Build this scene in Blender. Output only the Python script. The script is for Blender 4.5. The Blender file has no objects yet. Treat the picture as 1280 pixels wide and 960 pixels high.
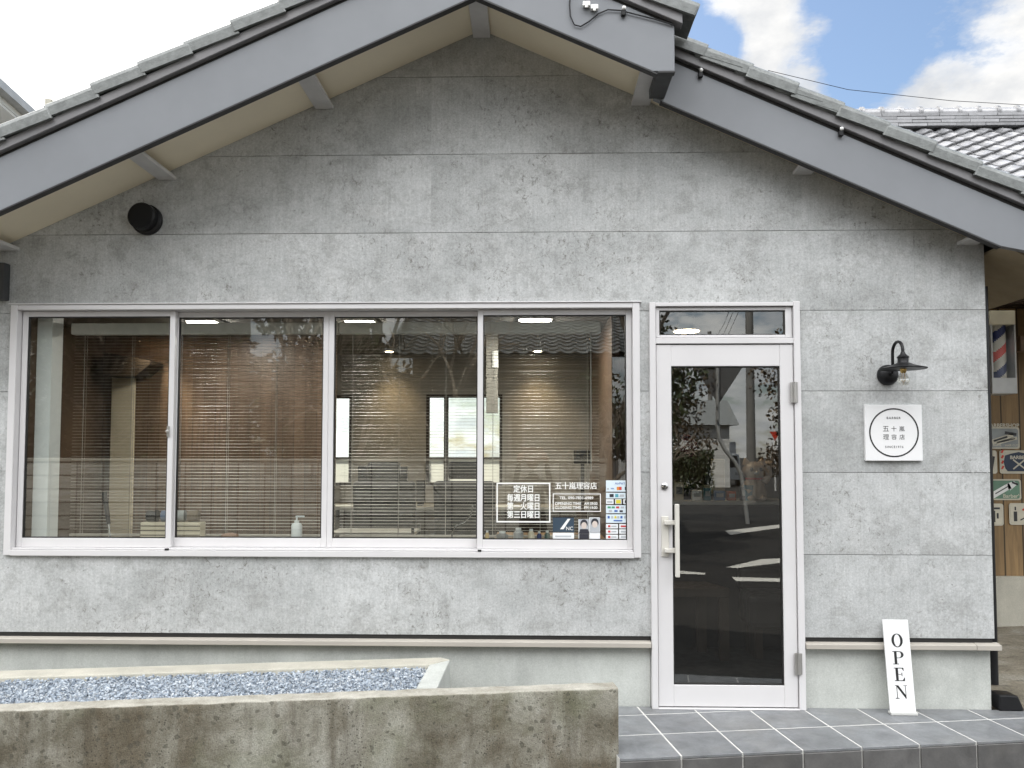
import bpy, bmesh, math, random
from mathutils import Vector, Matrix, noise
import numpy as np
random.seed(7)
SC = bpy.context.scene
COL = SC.collection
R = math.radians

# ------------------------------------------------------------------ camera
FPX, CY = 1000.0, 520.0
YAW, PIT, ROL = R(-1.49), R(2.75), R(-.06)
CAM = np.array([0, -4.52, 1.40])
def _rot():
    c, s = math.cos(YAW), math.sin(YAW); A = np.array([[c, -s, 0], [s, c, 0], [0, 0, 1]])
    c, s = math.cos(PIT), math.sin(PIT); B = np.array([[1, 0, 0], [0, c, s], [0, -s, c]])
    c, s = math.cos(ROL), math.sin(ROL); D = np.array([[c, 0, -s], [0, 1, 0], [s, 0, c]])
    return D @ B @ A
RM = _rot()
def ray(px, py): return RM.T @ np.array([(px - 640) / FPX, 1, -(py - CY) / FPX])
def aty(px, py, y):                      # photo pixel -> point on the plane y = const
    d = ray(px, py); return CAM + d * ((y - CAM[1]) / d[1])
def atz(px, py, z):                      # photo pixel -> point on the plane z = const
    d = ray(px, py); return CAM + d * ((z - CAM[2]) / d[2])
cam = bpy.data.objects.new('camera', bpy.data.cameras.new('camera')); COL.objects.link(cam)
mw = Matrix.Identity(4)
for i in range(3):
    mw[i][0] = RM[0][i]; mw[i][1] = RM[2][i]; mw[i][2] = -RM[1][i]; mw[i][3] = CAM[i]
cam.matrix_world = mw
cam.data.sensor_width = 36; cam.data.lens = 36 * FPX / 1280
cam.data.shift_y = (CY - 480) / 1280
cam.data.clip_start = .02; cam.data.clip_end = 3000
SC.camera = cam

# ------------------------------------------------------------------ helpers
class MB:
    def __init__(s): s.v = []; s.f = []; s.m = []; s.mi = 0
    def add(s, vs, fs):
        n = len(s.v); s.v += [tuple(map(float, p)) for p in vs]
        for f in fs: s.f.append([i + n for i in f]); s.m.append(s.mi)
        return s
    def mat(s, i): s.mi = i; return s
    def hexa(s, a):                       # 8 points: bottom 4 (ccw), top 4
        return s.add(a, [(3, 2, 1, 0), (4, 5, 6, 7), (0, 1, 5, 4), (1, 2, 6, 5), (2, 3, 7, 6), (3, 0, 4, 7)])
    def box(s, x0, x1, y0, y1, z0, z1):
        return s.hexa([(x0, y0, z0), (x1, y0, z0), (x1, y1, z0), (x0, y1, z0), (x0, y0, z1), (x1, y0, z1), (x1, y1, z1), (x0, y1, z1)])
    def obox(s, c, u, v, w, a, b, h):     # centre, three axes, half sizes
        c, u, v, w = map(Vector, (c, u, v, w)); P = []
        for k in (-h, h):
            for i, j in ((-a, -b), (a, -b), (a, b), (-a, b)): P.append(c + u * i + v * j + w * k)
        return s.hexa(P)
    def prism(s, poly, axis, a, b):       # poly in the two other axes, extruded a..b
        def P(p, t):
            return {'x': (t, p[0], p[1]), 'y': (p[0], t, p[1]), 'z': (p[0], p[1], t)}[axis]
        n = len(poly)
        return s.add([P(p, a) for p in poly] + [P(p, b) for p in poly],
                     [tuple(range(n))[::-1], tuple(range(n, 2 * n))] + [(i, (i + 1) % n, n + (i + 1) % n, n + i) for i in range(n)])
    def tube(s, pts, r, n=8, cap=True):
        pts = [Vector(p) for p in pts]; rs = r if isinstance(r, (list, tuple)) else [r] * len(pts)
        rings = []; prev = None
        for i, p in enumerate(pts):
            t = (pts[min(i + 1, len(pts) - 1)] - pts[max(i - 1, 0)]).normalized()
            if prev is None:
                a = t.orthogonal().normalized()
            else:
                a = (prev - t * prev.dot(t)); a = a.normalized() if a.length > 1e-6 else t.orthogonal().normalized()
            prev = a; b = t.cross(a)
            rings.append([p + (a * math.cos(2 * math.pi * k / n) + b * math.sin(2 * math.pi * k / n)) * rs[i] for k in range(n)])
        vs = [q for g in rings for q in g]; fs = []
        for i in range(len(rings) - 1):
            for k in range(n): fs.append((i * n + k, i * n + (k + 1) % n, (i + 1) * n + (k + 1) % n, (i + 1) * n + k))
        if cap: fs += [tuple(range(n))[::-1], tuple(range((len(rings) - 1) * n, len(rings) * n))]
        return s.add(vs, fs)
    def lathe(s, prof, c, axis=(0, 0, 1), n=24):   # prof: (radius, height)
        w = Vector(axis).normalized(); u = w.orthogonal().normalized(); v = w.cross(u); c = Vector(c); vs = []; fs = []
        for r, h in prof:
            for k in range(n):
                a = 2 * math.pi * k / n; vs.append(c + w * h + (u * math.cos(a) + v * math.sin(a)) * max(r, 1e-5))
        for i in range(len(prof) - 1):
            for k in range(n): fs.append((i * n + k, i * n + (k + 1) % n, (i + 1) * n + (k + 1) % n, (i + 1) * n + k))
        fs += [tuple(range(n))[::-1], tuple(range((len(prof) - 1) * n, len(prof) * n))]
        return s.add(vs, fs)
    def ell(s, c, rx, ry, rz, n=16, m=10, rot=None):
        vs = []; fs = []; c = Vector(c)
        for i in range(m + 1):
            t = math.pi * i / m
            for k in range(n):
                a = 2 * math.pi * k / n
                p = Vector((rx * math.sin(t) * math.cos(a), ry * math.sin(t) * math.sin(a), rz * math.cos(t)))
                if rot: p = rot @ p
                vs.append(c + p)
        for i in range(m):
            for k in range(n): fs.append((i * n + k, (i + 1) * n + k, (i + 1) * n + (k + 1) % n, i * n + (k + 1) % n))
        return s.add(vs, fs)
    def merge(s, o, f=lambda p: p):
        return s.add([f(p) for p in o.v], o.f)

ORG = {}
def link(name, me): 
    o = bpy.data.objects.new(name, me); COL.objects.link(o); return o
def build(mb, name, mats, parent=None, bevel=0, smooth=False, seg=1, origin=None):
    if not isinstance(mats, (list, tuple)): mats = [mats]
    if parent is not None: org = ORG[parent.name]
    elif origin is not None: org = Vector(origin)
    else:
        a = np.array(mb.v); lo, hi = a.min(0), a.max(0); org = Vector(((lo[0] + hi[0]) / 2, (lo[1] + hi[1]) / 2, lo[2]))
    me = bpy.data.meshes.new(name)
    me.from_pydata([tuple(Vector(p) - org) for p in mb.v], [], mb.f)
    for m in mats: me.materials.append(m)
    if len(mats) > 1: me.polygons.foreach_set('material_index', mb.m)
    bm = bmesh.new(); bm.from_mesh(me)
    bmesh.ops.remove_doubles(bm, verts=bm.verts, dist=1e-5) if smooth else None
    bmesh.ops.recalc_face_normals(bm, faces=bm.faces)
    if bevel:
        ed = [e for e in bm.edges if len(e.link_faces) == 2 and e.calc_face_angle(0) > .5]
        bmesh.ops.bevel(bm, geom=ed, offset=bevel, segments=seg, affect='EDGES', profile=.5, clamp_overlap=True)
    if smooth:
        for f in bm.faces: f.smooth = True
        for e in bm.edges:
            if len(e.link_faces) == 2 and e.calc_face_angle(0) > R(38): e.smooth = False
    bm.to_mesh(me); bm.free()
    o = link(name, me)
    if parent is not None: o.parent = parent
    else: o.location = org
    ORG[o.name] = org
    return o
def root(name, loc):
    o = bpy.data.objects.new(name, None); COL.objects.link(o); o.location = loc; o.empty_display_size = .1
    ORG[o.name] = Vector(loc); return o
def tag(o, label=None, cat=None, group=None, kind=None):
    if label: o['label'] = label
    if cat: o['category'] = cat
    if group: o['group'] = group
    if kind: o['kind'] = kind
    return o
def clone(o, delta, parent=None):         # copy of a thing (or part) and everything under it
    c = o.copy(); COL.objects.link(c)
    c.parent = parent
    if parent is None or delta is not None: c.location = Vector(o.location) + Vector(delta or (0, 0, 0))
    ORG[c.name] = ORG[o.name] + Vector(delta or (0, 0, 0))
    for ch in list(o.children):
        clone(ch, None, c)
    return c
_tm = {}
def text(body, x, y, z, w=None, h=None, bold=0.0, font_sp=1.0, depth=.0006, align='c'):
    key = (body, bold, font_sp)
    if key not in _tm:
        c = bpy.data.curves.new('lettering', 'FONT'); c.body = body; c.offset = bold; c.space_character = font_sp; c.resolution_u = 3
        o = bpy.data.objects.new('lettering', c); COL.objects.link(o)
        dg = bpy.context.evaluated_depsgraph_get(); me = bpy.data.meshes.new_from_object(o.evaluated_get(dg))
        _tm[key] = ([tuple(v.co) for v in me.vertices], [tuple(p.vertices) for p in me.polygons])
        bpy.data.objects.remove(o); bpy.data.curves.remove(c); bpy.data.meshes.remove(me)
    V, F = _tm[key]; a = np.array(V); lo, hi = a.min(0), a.max(0); ww, hh = hi[0] - lo[0], hi[1] - lo[1]
    sx = w / ww if w else h / hh; sy = h / hh if h else sx
    m = MB(); cx = (lo[0] + hi[0]) / 2 if align == 'c' else lo[0]; cyy = (lo[1] + hi[1]) / 2
    m.add([(x + (p[0] - cx) * sx, y, z + (p[1] - cyy) * sy) for p in V], F)
    return m
def clip(poly, a, b, c):                  # keep a*x+b*y<=c
    out = []
    for i in range(len(poly)):
        p, q = poly[i], poly[(i + 1) % len(poly)]; dp, dq = a * p[0] + b * p[1] - c, a * q[0] + b * q[1] - c
        if dp <= 0: out.append(p)
        if dp * dq < 0:
            t = dp / (dp - dq); out.append((p[0] + (q[0] - p[0]) * t, p[1] + (q[1] - p[1]) * t))
    return out

# ------------------------------------------------------------------ materials
def nmat(name):
    m = bpy.data.materials.new(name); m.use_nodes = True; nt = m.node_tree
    return m, nt, nt.nodes['Principled BSDF']
def N(nt, t, **kw):
    n = nt.nodes.new(t)
    for k, v in kw.items():
        if k in n.inputs.keys() if isinstance(k, str) else False: n.inputs[k].default_value = v
        else: setattr(n, k, v)
    return n
def setin(n, **kw):
    for k, v in kw.items(): n.inputs[k.replace('_', ' ')].default_value = v
    return n
def coords(nt, scale=(1, 1, 1), rnd=False):
    tc = nt.nodes.new('ShaderNodeTexCoord'); mp = nt.nodes.new('ShaderNodeMapping'); mp.inputs['Scale'].default_value = scale
    nt.links.new(tc.outputs['Object'], mp.inputs['Vector'])
    if rnd:
        oi = nt.nodes.new('ShaderNodeObjectInfo'); mu = nt.nodes.new('ShaderNodeMath'); mu.operation = 'MULTIPLY'; mu.inputs[1].default_value = 37
        nt.links.new(oi.outputs['Random'], mu.inputs[0]); nt.links.new(mu.outputs[0], mp.inputs['Location'])
    return mp.outputs['Vector']
def noise_n(nt, vec, scale, detail=4, rough=.55, dist=0):
    n = nt.nodes.new('ShaderNodeTexNoise'); n.inputs['Scale'].default_value = scale; n.inputs['Detail'].default_value = detail
    n.inputs['Roughness'].default_value = rough; n.inputs['Distortion'].default_value = dist
    nt.links.new(vec, n.inputs['Vector']); return n.outputs['Fac']
def ramp(nt, fac, stops):
    r = nt.nodes.new('ShaderNodeValToRGB'); e = r.color_ramp.elements
    while len(e) < len(stops): e.new(.5)
    for i, (p, c) in enumerate(stops):
        e[i].position = p; e[i].color = (c, c, c, 1) if isinstance(c, (int, float)) else (*c, 1)
    nt.links.new(fac, r.inputs['Fac']); return r.outputs['Color']
def mix(nt, fac, a, b, mode='MIX'):
    m = nt.nodes.new('ShaderNodeMix'); m.data_type = 'RGBA'; m.blend_type = mode
    for sock, v in ((m.inputs['Factor'], fac), (m.inputs['A'], a), (m.inputs['B'], b)):
        if hasattr(v, 'links'): nt.links.new(v, sock)
        elif isinstance(v, (int, float)): sock.default_value = v if sock.type == 'VALUE' else (v, v, v, 1)
        else: sock.default_value = (*v, 1)
    return m.outputs['Result']
def math_n(nt, op, a, b=0.0, c=0.0):
    m = nt.nodes.new('ShaderNodeMath'); m.operation = op
    for i, v in enumerate((a, b, c)):
        if hasattr(v, 'links'): nt.links.new(v, m.inputs[i])
        else: m.inputs[i].default_value = v
    return m.outputs[0]
def bump(nt, bsdf, h, strength=.3, dist=.01):
    b = nt.nodes.new('ShaderNodeBump'); b.inputs['Strength'].default_value = strength; b.inputs['Distance'].default_value = dist
    nt.links.new(h, b.inputs['Height']); nt.links.new(b.outputs['Normal'], bsdf.inputs['Normal'])
def M(name, col, rough=.5, metal=0, var=.12, vs=6, bmp=0, bs=90, stretch=(1, 1, 1), island=0, coat=0, spec=.5, trans=0):
    m, nt, b = nmat(name); v = coords(nt, stretch, True)
    f = noise_n(nt, v, vs, 5, .6)
    lo = tuple(c * (1 - var) for c in col); hi = tuple(min(1, c * (1 + var)) for c in col)
    c = ramp(nt, f, [(.3, lo), (.7, hi)])
    if island:
        g = nt.nodes.new('ShaderNodeNewGeometry')
        r = ramp(nt, g.outputs['Random Per Island'], [(0, 1 - island), (1, 1 + 0)])
        c = mix(nt, 1, c, r, 'MULTIPLY')
    nt.links.new(c, b.inputs['Base Color'])
    b.inputs['Roughness'].default_value = rough; b.inputs['Metallic'].default_value = metal
    b.inputs['Specular IOR Level'].default_value = spec; b.inputs['Coat Weight'].default_value = coat
    b.inputs['Transmission Weight'].default_value = trans
    rr = ramp(nt, noise_n(nt, v, vs * 3, 3), [(.3, max(0, rough - .08)), (.7, min(1, rough + .08))]); nt.links.new(rr, b.inputs['Roughness'])
    if bmp: bump(nt, b, noise_n(nt, v, bs, 4), bmp, .004)
    return m
def emit(name, col, s):
    m, nt, b = nmat(name); b.inputs['Base Color'].default_value = (*col, 1)
    b.inputs['Emission Color'].default_value = (*col, 1); b.inputs['Emission Strength'].default_value = s; return m
def siding_mat():
    m, nt, b = nmat('siding_cement'); tc = nt.nodes.new('ShaderNodeTexCoord'); P = tc.outputs['Object']
    sx = nt.nodes.new('ShaderNodeSeparateXYZ'); nt.links.new(P, sx.inputs[0])
    row = math_n(nt, 'FLOOR', math_n(nt, 'DIVIDE', math_n(nt, 'SUBTRACT', sx.outputs['Z'], .39), .455))
    colm = math_n(nt, 'FLOOR', math_n(nt, 'DIVIDE', math_n(nt, 'ADD', sx.outputs['X'], .284), 2.73))
    cv = nt.nodes.new('ShaderNodeCombineXYZ'); nt.links.new(row, cv.inputs[0]); nt.links.new(colm, cv.inputs[1])
    wn = nt.nodes.new('ShaderNodeTexWhiteNoise'); wn.noise_dimensions = '3D'; nt.links.new(cv.outputs[0], wn.inputs['Vector'])
    sc = nt.nodes.new('ShaderNodeVectorMath'); sc.operation = 'SCALE'; nt.links.new(wn.outputs['Color'], sc.inputs[0]); sc.inputs['Scale'].default_value = 23
    ad = nt.nodes.new('ShaderNodeVectorMath'); ad.operation = 'ADD'; nt.links.new(P, ad.inputs[0]); nt.links.new(sc.outputs[0], ad.inputs[1])
    V = ad.outputs[0]
    def st(v, s):
        mp = nt.nodes.new('ShaderNodeMapping'); mp.inputs['Scale'].default_value = s; nt.links.new(v, mp.inputs['Vector']); return mp.outputs['Vector']
    cloud = noise_n(nt, st(V, (1, 1, 1.5)), 1.6, 6, .65, .4)
    c = ramp(nt, cloud, [(.32, (.36, .37, .365)), (.5, (.45, .46, .457)), (.68, (.53, .54, .538))])
    blot = noise_n(nt, st(V, (1, 1, 1.15)), 5.5, 12, .82, .25)
    c = mix(nt, math_n(nt, 'MULTIPLY', ramp(nt, blot, [(.5, 0), (.57, .7), (.66, 1)]), .58), c, (.262, .262, .25))
    c = mix(nt, math_n(nt, 'MULTIPLY', ramp(nt, noise_n(nt, V, 4.2, 11, .8, .2), [(.5, 0), (.66, 1)]), .6), c, (.54, .545, .54))
    streak = noise_n(nt, st(V, (1, 1, .05)), 70, 4, .7)
    c = mix(nt, .3, c, ramp(nt, streak, [(.3, .36), (.7, .63)]), 'OVERLAY')
    fine = noise_n(nt, V, 95, 7, .8)
    c = mix(nt, .5, c, ramp(nt, fine, [(.32, .24), (.68, .74)]), 'OVERLAY')
    region = ramp(nt, noise_n(nt, V, 2.6, 5, .65), [(.44, 0), (.6, 1)])
    spk = ramp(nt, noise_n(nt, st(V, (1, 1, .85)), 34, 8, .82, .8), [(.54, 0), (.62, 1)])
    spk = math_n(nt, 'MULTIPLY', spk, math_n(nt, 'MULTIPLY', region, .85))
    c = mix(nt, spk, c, (.15, .142, .125))
    spk2 = ramp(nt, noise_n(nt, V, 62, 4, .7, .5), [(.65, 0), (.69, .7)])
    c = mix(nt, spk2, c, (.17, .165, .15))
    nt.links.new(c, b.inputs['Base Color']); b.inputs['Roughness'].default_value = .62; b.inputs['Specular IOR Level'].default_value = .35
    bump(nt, b, math_n(nt, 'ADD', fine, math_n(nt, 'MULTIPLY', blot, 1.0)), .12, .003)
    return m
def old_concrete():
    m, nt, b = nmat('weathered_concrete'); V = coords(nt)
    def st(s): return coords(nt, s)
    c = ramp(nt, noise_n(nt, V, 3.2, 6, .65, .5), [(.37, (.14, .125, .093)), (.5, (.245, .232, .188)), (.63, (.37, .36, .31))])
    rust = ramp(nt, noise_n(nt, st((1, 1, .28)), 4.3, 6, .65, .4), [(.5, 0), (.63, 1)])
    c = mix(nt, math_n(nt, 'MULTIPLY', rust, .6), c, (.115, .09, .058))
    streak = ramp(nt, noise_n(nt, st((1, 1, .1)), 9, 4, .6), [(.52, 0), (.66, 1)])
    c = mix(nt, math_n(nt, 'MULTIPLY', streak, .55), c, (.1, .085, .06))
    moss = ramp(nt, noise_n(nt, V, 2.1, 5, .6), [(.55, 0), (.68, 1)])
    c = mix(nt, math_n(nt, 'MULTIPLY', moss, .4), c, (.17, .18, .11))
    vo = nt.nodes.new('ShaderNodeTexVoronoi'); vo.inputs['Scale'].default_value = 22; vo.inputs['Randomness'].default_value = 1
    dv = nt.nodes.new('ShaderNodeVectorMath'); dv.operation = 'ADD'
    nd = nt.nodes.new('ShaderNodeTexNoise'); nd.inputs['Scale'].default_value = 30; nt.links.new(V, nd.inputs['Vector'])
    sc = nt.nodes.new('ShaderNodeVectorMath'); sc.operation = 'SCALE'; sc.inputs['Scale'].default_value = .03; nt.links.new(nd.outputs['Color'], sc.inputs[0])
    nt.links.new(V, dv.inputs[0]); nt.links.new(sc.outputs[0], dv.inputs[1]); nt.links.new(dv.outputs[0], vo.inputs['Vector'])
    spot = math_n(nt, 'LESS_THAN', math_n(nt, 'ADD', vo.outputs['Distance'], math_n(nt, 'MULTIPLY', noise_n(nt, V, 2.5, 3), .45)), .45)
    c = mix(nt, math_n(nt, 'MULTIPLY', spot, .6), c, (.085, .08, .062))
    vo2 = nt.nodes.new('ShaderNodeTexVoronoi'); vo2.inputs['Scale'].default_value = 60; nt.links.new(V, vo2.inputs['Vector'])
    pit = math_n(nt, 'LESS_THAN', math_n(nt, 'ADD', vo2.outputs['Distance'], math_n(nt, 'MULTIPLY', noise_n(nt, V, 4, 3), .6)), .43)
    c = mix(nt, math_n(nt, 'MULTIPLY', pit, .8), c, (.06, .055, .045))
    fine = noise_n(nt, V, 170, 5, .75)
    c = mix(nt, .75, c, ramp(nt, fine, [(.3, .25), (.7, .74)]), 'OVERLAY')
    # upward faces get a paler tone than the weathered sides
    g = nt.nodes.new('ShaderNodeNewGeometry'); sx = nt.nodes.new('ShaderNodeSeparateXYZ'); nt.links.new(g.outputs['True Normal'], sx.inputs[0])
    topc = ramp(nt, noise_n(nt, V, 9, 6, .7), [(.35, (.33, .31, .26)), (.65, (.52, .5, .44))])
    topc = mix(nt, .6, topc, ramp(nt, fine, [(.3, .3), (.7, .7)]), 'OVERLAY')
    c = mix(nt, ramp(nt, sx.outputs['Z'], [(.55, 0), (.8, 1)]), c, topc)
    nt.links.new(c, b.inputs['Base Color']); b.inputs['Roughness'].default_value = .9; b.inputs['Specular IOR Level'].default_value = .2
    bump(nt, b, math_n(nt, 'SUBTRACT', math_n(nt, 'ADD', fine, noise_n(nt, V, 45, 4)), math_n(nt, 'MULTIPLY', pit, .8)), .7, .006)
    return m
def plain_concrete(name, col, var=.16):
    m, nt, b = nmat(name); V = coords(nt)
    lo = tuple(x * (1 - var) for x in col); hi = tuple(x * (1 + var) for x in col)
    c = ramp(nt, noise_n(nt, V, 2.6, 6, .62, .3), [(.32, lo), (.68, hi)])
    c = mix(nt, .3, c, ramp(nt, noise_n(nt, coords(nt, (1, 1, .15)), 9, 5, .6), [(.3, .35), (.7, .62)]), 'OVERLAY')
    fine = noise_n(nt, V, 140, 5, .7)
    c = mix(nt, .35, c, ramp(nt, fine, [(.3, .3), (.7, .7)]), 'OVERLAY')
    d = ramp(nt, noise_n(nt, V, 26, 6, .75, .8), [(.62, 0), (.7, 1)])
    c = mix(nt, math_n(nt, 'MULTIPLY', d, .3), c, tuple(x * .55 for x in col))
    nt.links.new(c, b.inputs['Base Color']); b.inputs['Roughness'].default_value = .85; b.inputs['Specular IOR Level'].default_value = .25
    bump(nt, b, fine, .3, .003); return m
def tile_mat(name, col):
    m, nt, b = nmat(name); V = coords(nt); g = nt.nodes.new('ShaderNodeNewGeometry'); ri = g.outputs['Random Per Island']
    ad = nt.nodes.new('ShaderNodeVectorMath'); ad.operation = 'ADD'; nt.links.new(V, ad.inputs[0])
    cv = nt.nodes.new('ShaderNodeCombineXYZ'); nt.links.new(math_n(nt, 'MULTIPLY', ri, 40), cv.inputs[2]); nt.links.new(cv.outputs[0], ad.inputs[1])
    c = ramp(nt, noise_n(nt, ad.outputs[0], 7, 6, .65, .6), [(.3, tuple(x * .74 for x in col)), (.7, tuple(x * 1.22 for x in col))])
    c = mix(nt, 1, c, ramp(nt, ri, [(0, .82), (1, 1.0)]), 'MULTIPLY')
    c = mix(nt, math_n(nt, 'MULTIPLY', ramp(nt, noise_n(nt, V, 2.4, 5, .6), [(.5, 0), (.7, 1)]), .22), c, (.3, .28, .25))
    fine = noise_n(nt, V, 120, 4, .7); c = mix(nt, .3, c, ramp(nt, fine, [(.3, .35), (.7, .65)]), 'OVERLAY')
    nt.links.new(c, b.inputs['Base Color'])
    nt.links.new(ramp(nt, noise_n(nt, V, 11, 5), [(.3, .34), (.7, .6)]), b.inputs['Roughness'])
    bump(nt, b, math_n(nt, 'ADD', fine, noise_n(nt, V, 30, 3)), .16, .003); return m
def gravel_mat():
    m, nt, b = nmat('blue_gravel'); g = nt.nodes.new('ShaderNodeNewGeometry')
    c = ramp(nt, g.outputs['Random Per Island'], [(0, (.17, .205, .25)), (.3, (.29, .335, .39)), (.65, (.39, .435, .49)), (.9, (.5, .54, .58)), (1, (.62, .64, .66))])
    c = mix(nt, .4, c, ramp(nt, noise_n(nt, coords(nt), 160, 4), [(.3, .3), (.7, .7)]), 'OVERLAY')
    nt.links.new(c, b.inputs['Base Color']); b.inputs['Roughness'].default_value = .75; return m
def board_mat(name, col, period, axis='X', groove=.02, dark=.35, rough=.5, grain=(1, 1, .08)):
    m, nt, b = nmat(name); V = coords(nt); sx = nt.nodes.new('ShaderNodeSeparateXYZ'); nt.links.new(V, sx.inputs[0])
    t = math_n(nt, 'DIVIDE', sx.outputs[axis], period); fr = math_n(nt, 'FRACT', t); fl = math_n(nt, 'FLOOR', t)
    gr = math_n(nt, 'LESS_THAN', fr, groove / period)
    wn = nt.nodes.new('ShaderNodeTexWhiteNoise'); wn.noise_dimensions = '1D'; nt.links.new(fl, wn.inputs['W'])
    c = ramp(nt, noise_n(nt, coords(nt, grain), 28, 5, .6, 1), [(.3, tuple(x * .72 for x in col)), (.7, tuple(x * 1.25 for x in col))])
    c = mix(nt, 1, c, ramp(nt, wn.outputs['Value'], [(0, .75), (1, 1)]), 'MULTIPLY')
    c = mix(nt, gr, c, tuple(x * dark for x in col))
    nt.links.new(c, b.inputs['Base Color']); b.inputs['Roughness'].default_value = rough
    bump(nt, b, math_n(nt, 'SUBTRACT', 1.0, gr), .5, .006); return m
def block_mat():
    m, nt, b = nmat('block_masonry'); V = coords(nt, (1, 1, 1)); mp = nt.nodes.new('ShaderNodeMapping'); mp.inputs['Rotation'].default_value = (R(90), 0, 0); nt.links.new(V, mp.inputs['Vector'])
    sx = nt.nodes.new('ShaderNodeSeparateXYZ'); nt.links.new(V, sx.inputs[0]); cb = nt.nodes.new('ShaderNodeCombineXYZ')
    nt.links.new(sx.outputs['X'], cb.inputs[0]); nt.links.new(sx.outputs['Z'], cb.inputs[1])
    br = nt.nodes.new('ShaderNodeTexBrick'); br.offset = 0; br.inputs['Scale'].default_value = 1
    for k, v in (('Brick Width', .4), ('Row Height', .2), ('Mortar Size', .011), ('Mortar Smooth', .1), ('Bias', 0)): br.inputs[k].default_value = v
    br.inputs['Color1'].default_value = (.46, .45, .4, 1); br.inputs['Color2'].default_value = (.66, .64, .58, 1); br.inputs['Mortar'].default_value = (.14, .135, .12, 1)
    nt.links.new(cb.outputs[0], br.inputs['Vector'])
    n1 = noise_n(nt, coords(nt, (1, 1, 2)), 9, 7, .7, .5)
    c = mix(nt, .7, br.outputs['Color'], ramp(nt, n1, [(.3, .2), (.7, .75)]), 'OVERLAY')
    nt.links.new(c, b.inputs['Base Color']); b.inputs['Roughness'].default_value = .9; bump(nt, b, n1, .6, .02); return m
def asphalt():
    m, nt, b = nmat('asphalt'); V = coords(nt)
    c = ramp(nt, noise_n(nt, V, .6, 6, .6), [(.3, (.026, .024, .022)), (.7, (.048, .045, .041))])
    f = noise_n(nt, V, 90, 3, .8); c = mix(nt, .7, c, ramp(nt, f, [(.3, .2), (.7, .8)]), 'OVERLAY')
    nt.links.new(c, b.inputs['Base Color']); b.inputs['Roughness'].default_value = .9; b.inputs['Specular IOR Level'].default_value = .15; bump(nt, b, f, .5, .01); return m
def dirt_mat():
    m, nt, b = nmat('bare_dirt'); V = coords(nt)
    c = ramp(nt, noise_n(nt, V, 1.6, 7, .7, .4), [(.3, (.11, .09, .06)), (.52, (.27, .24, .185)), (.7, (.4, .375, .32))])
    c = mix(nt, ramp(nt, noise_n(nt, coords(nt, (1, 3, 1)), 3.3, 6, .7), [(.55, 0), (.66, .8)]), c, (.07, .06, .04))
    f = noise_n(nt, V, 60, 6, .8); c = mix(nt, .8, c, ramp(nt, f, [(.3, .2), (.7, .8)]), 'OVERLAY')
    nt.links.new(c, b.inputs['Base Color']); b.inputs['Roughness'].default_value = .95; bump(nt, b, f, .8, .02); return m
def glass_mat(name, refl=.12, tint=(.93, .95, .94)):
    m = bpy.data.materials.new(name); m.use_nodes = True; nt = m.node_tree; nt.nodes.clear()
    o = nt.nodes.new('ShaderNodeOutputMaterial'); ms = nt.nodes.new('ShaderNodeMixShader')
    tr = nt.nodes.new('ShaderNodeBsdfTransparent'); tr.inputs[0].default_value = (*tint, 1)
    gl = nt.nodes.new('ShaderNodeBsdfGlossy'); gl.inputs['Roughness'].default_value = 0; gl.inputs[0].default_value = (.95, .97, .96, 1)
    lw = nt.nodes.new('ShaderNodeLayerWeight'); lw.inputs['Blend'].default_value = .5
    f = math_n(nt, 'ADD', refl, math_n(nt, 'MULTIPLY', math_n(nt, 'POWER', lw.outputs['Facing'], 4), .7))
    nt.links.new(f, ms.inputs[0]); nt.links.new(tr.outputs[0], ms.inputs[1]); nt.links.new(gl.outputs[0], ms.inputs[2]); nt.links.new(ms.outputs[0], o.inputs[0])
    return m
def leaf_mat(name, a, b2):
    m, nt, b = nmat(name); g = nt.nodes.new('ShaderNodeNewGeometry')
    c = ramp(nt, g.outputs['Random Per Island'], [(0, a), (1, b2)]); nt.links.new(c, b.inputs['Base Color']); b.inputs['Roughness'].default_value = .5
    return m

SIDING = siding_mat(); OLDC = old_concrete()
FOUND = plain_concrete('foundation_concrete', (.50, .515, .485)); CURB = plain_concrete('cream_concrete', (.47, .45, .385), .12)
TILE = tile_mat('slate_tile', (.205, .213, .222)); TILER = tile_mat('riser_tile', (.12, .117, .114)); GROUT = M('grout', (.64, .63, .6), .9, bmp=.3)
ALU = M('white_aluminium', (.645, .632, .635), .38, var=.03, vs=3); ALUD = M('silver_aluminium', (.42, .41, .39), .35, .6, var=.05)
BLACK = M('black_paint', (.009, .009, .01), .42, var=.2, spec=.3); SEAL_SHADE = M('gasket_and_gap_shade', (.015, .014, .013), .6)  # last one serves real gaskets and the strips coloured as gap shade
FASC = M('fascia_paint', (.2, .21, .226), .5, var=.05, vs=2.5, bmp=.05, bs=40); FEDGE = M('fascia_edge', (.028, .027, .028), .5)
FDARK = M('verge_board', (.05, .052, .055), .5)
STRIP = M('verge_metal', (.2, .195, .2), .42, var=.1); SOFF = M('soffit_board', (.84, .755, .58), .7, var=.05, vs=1.5)
PURL = M('purlin_paint', (.58, .57, .56), .6, var=.08, vs=9)
KAWARA = M('roof_tile_clay', (.165, .175, .17), .45, .0, var=.25, vs=26, bmp=.4, bs=120, coat=.1)
KAWARAB = M('glazed_roof_tile', (.36, .36, .37), .24, .1, var=.15, vs=9, island=.4)
FLASH = M('flashing_metal', (.42, .39, .345), .45, var=.06, vs=4)
GLASS = glass_mat('window_glass', .10, (.8, .83, .81)); GLASSD = glass_mat('door_glass', .165, (.74, .77, .77))
WHITE = M('white_board', (.80, .80, .80), .5, var=.02); INK = M('black_ink', (.012, .012, .012), .5); DECAL = M('white_vinyl', (.86, .86, .84), .5, var=.02)
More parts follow.
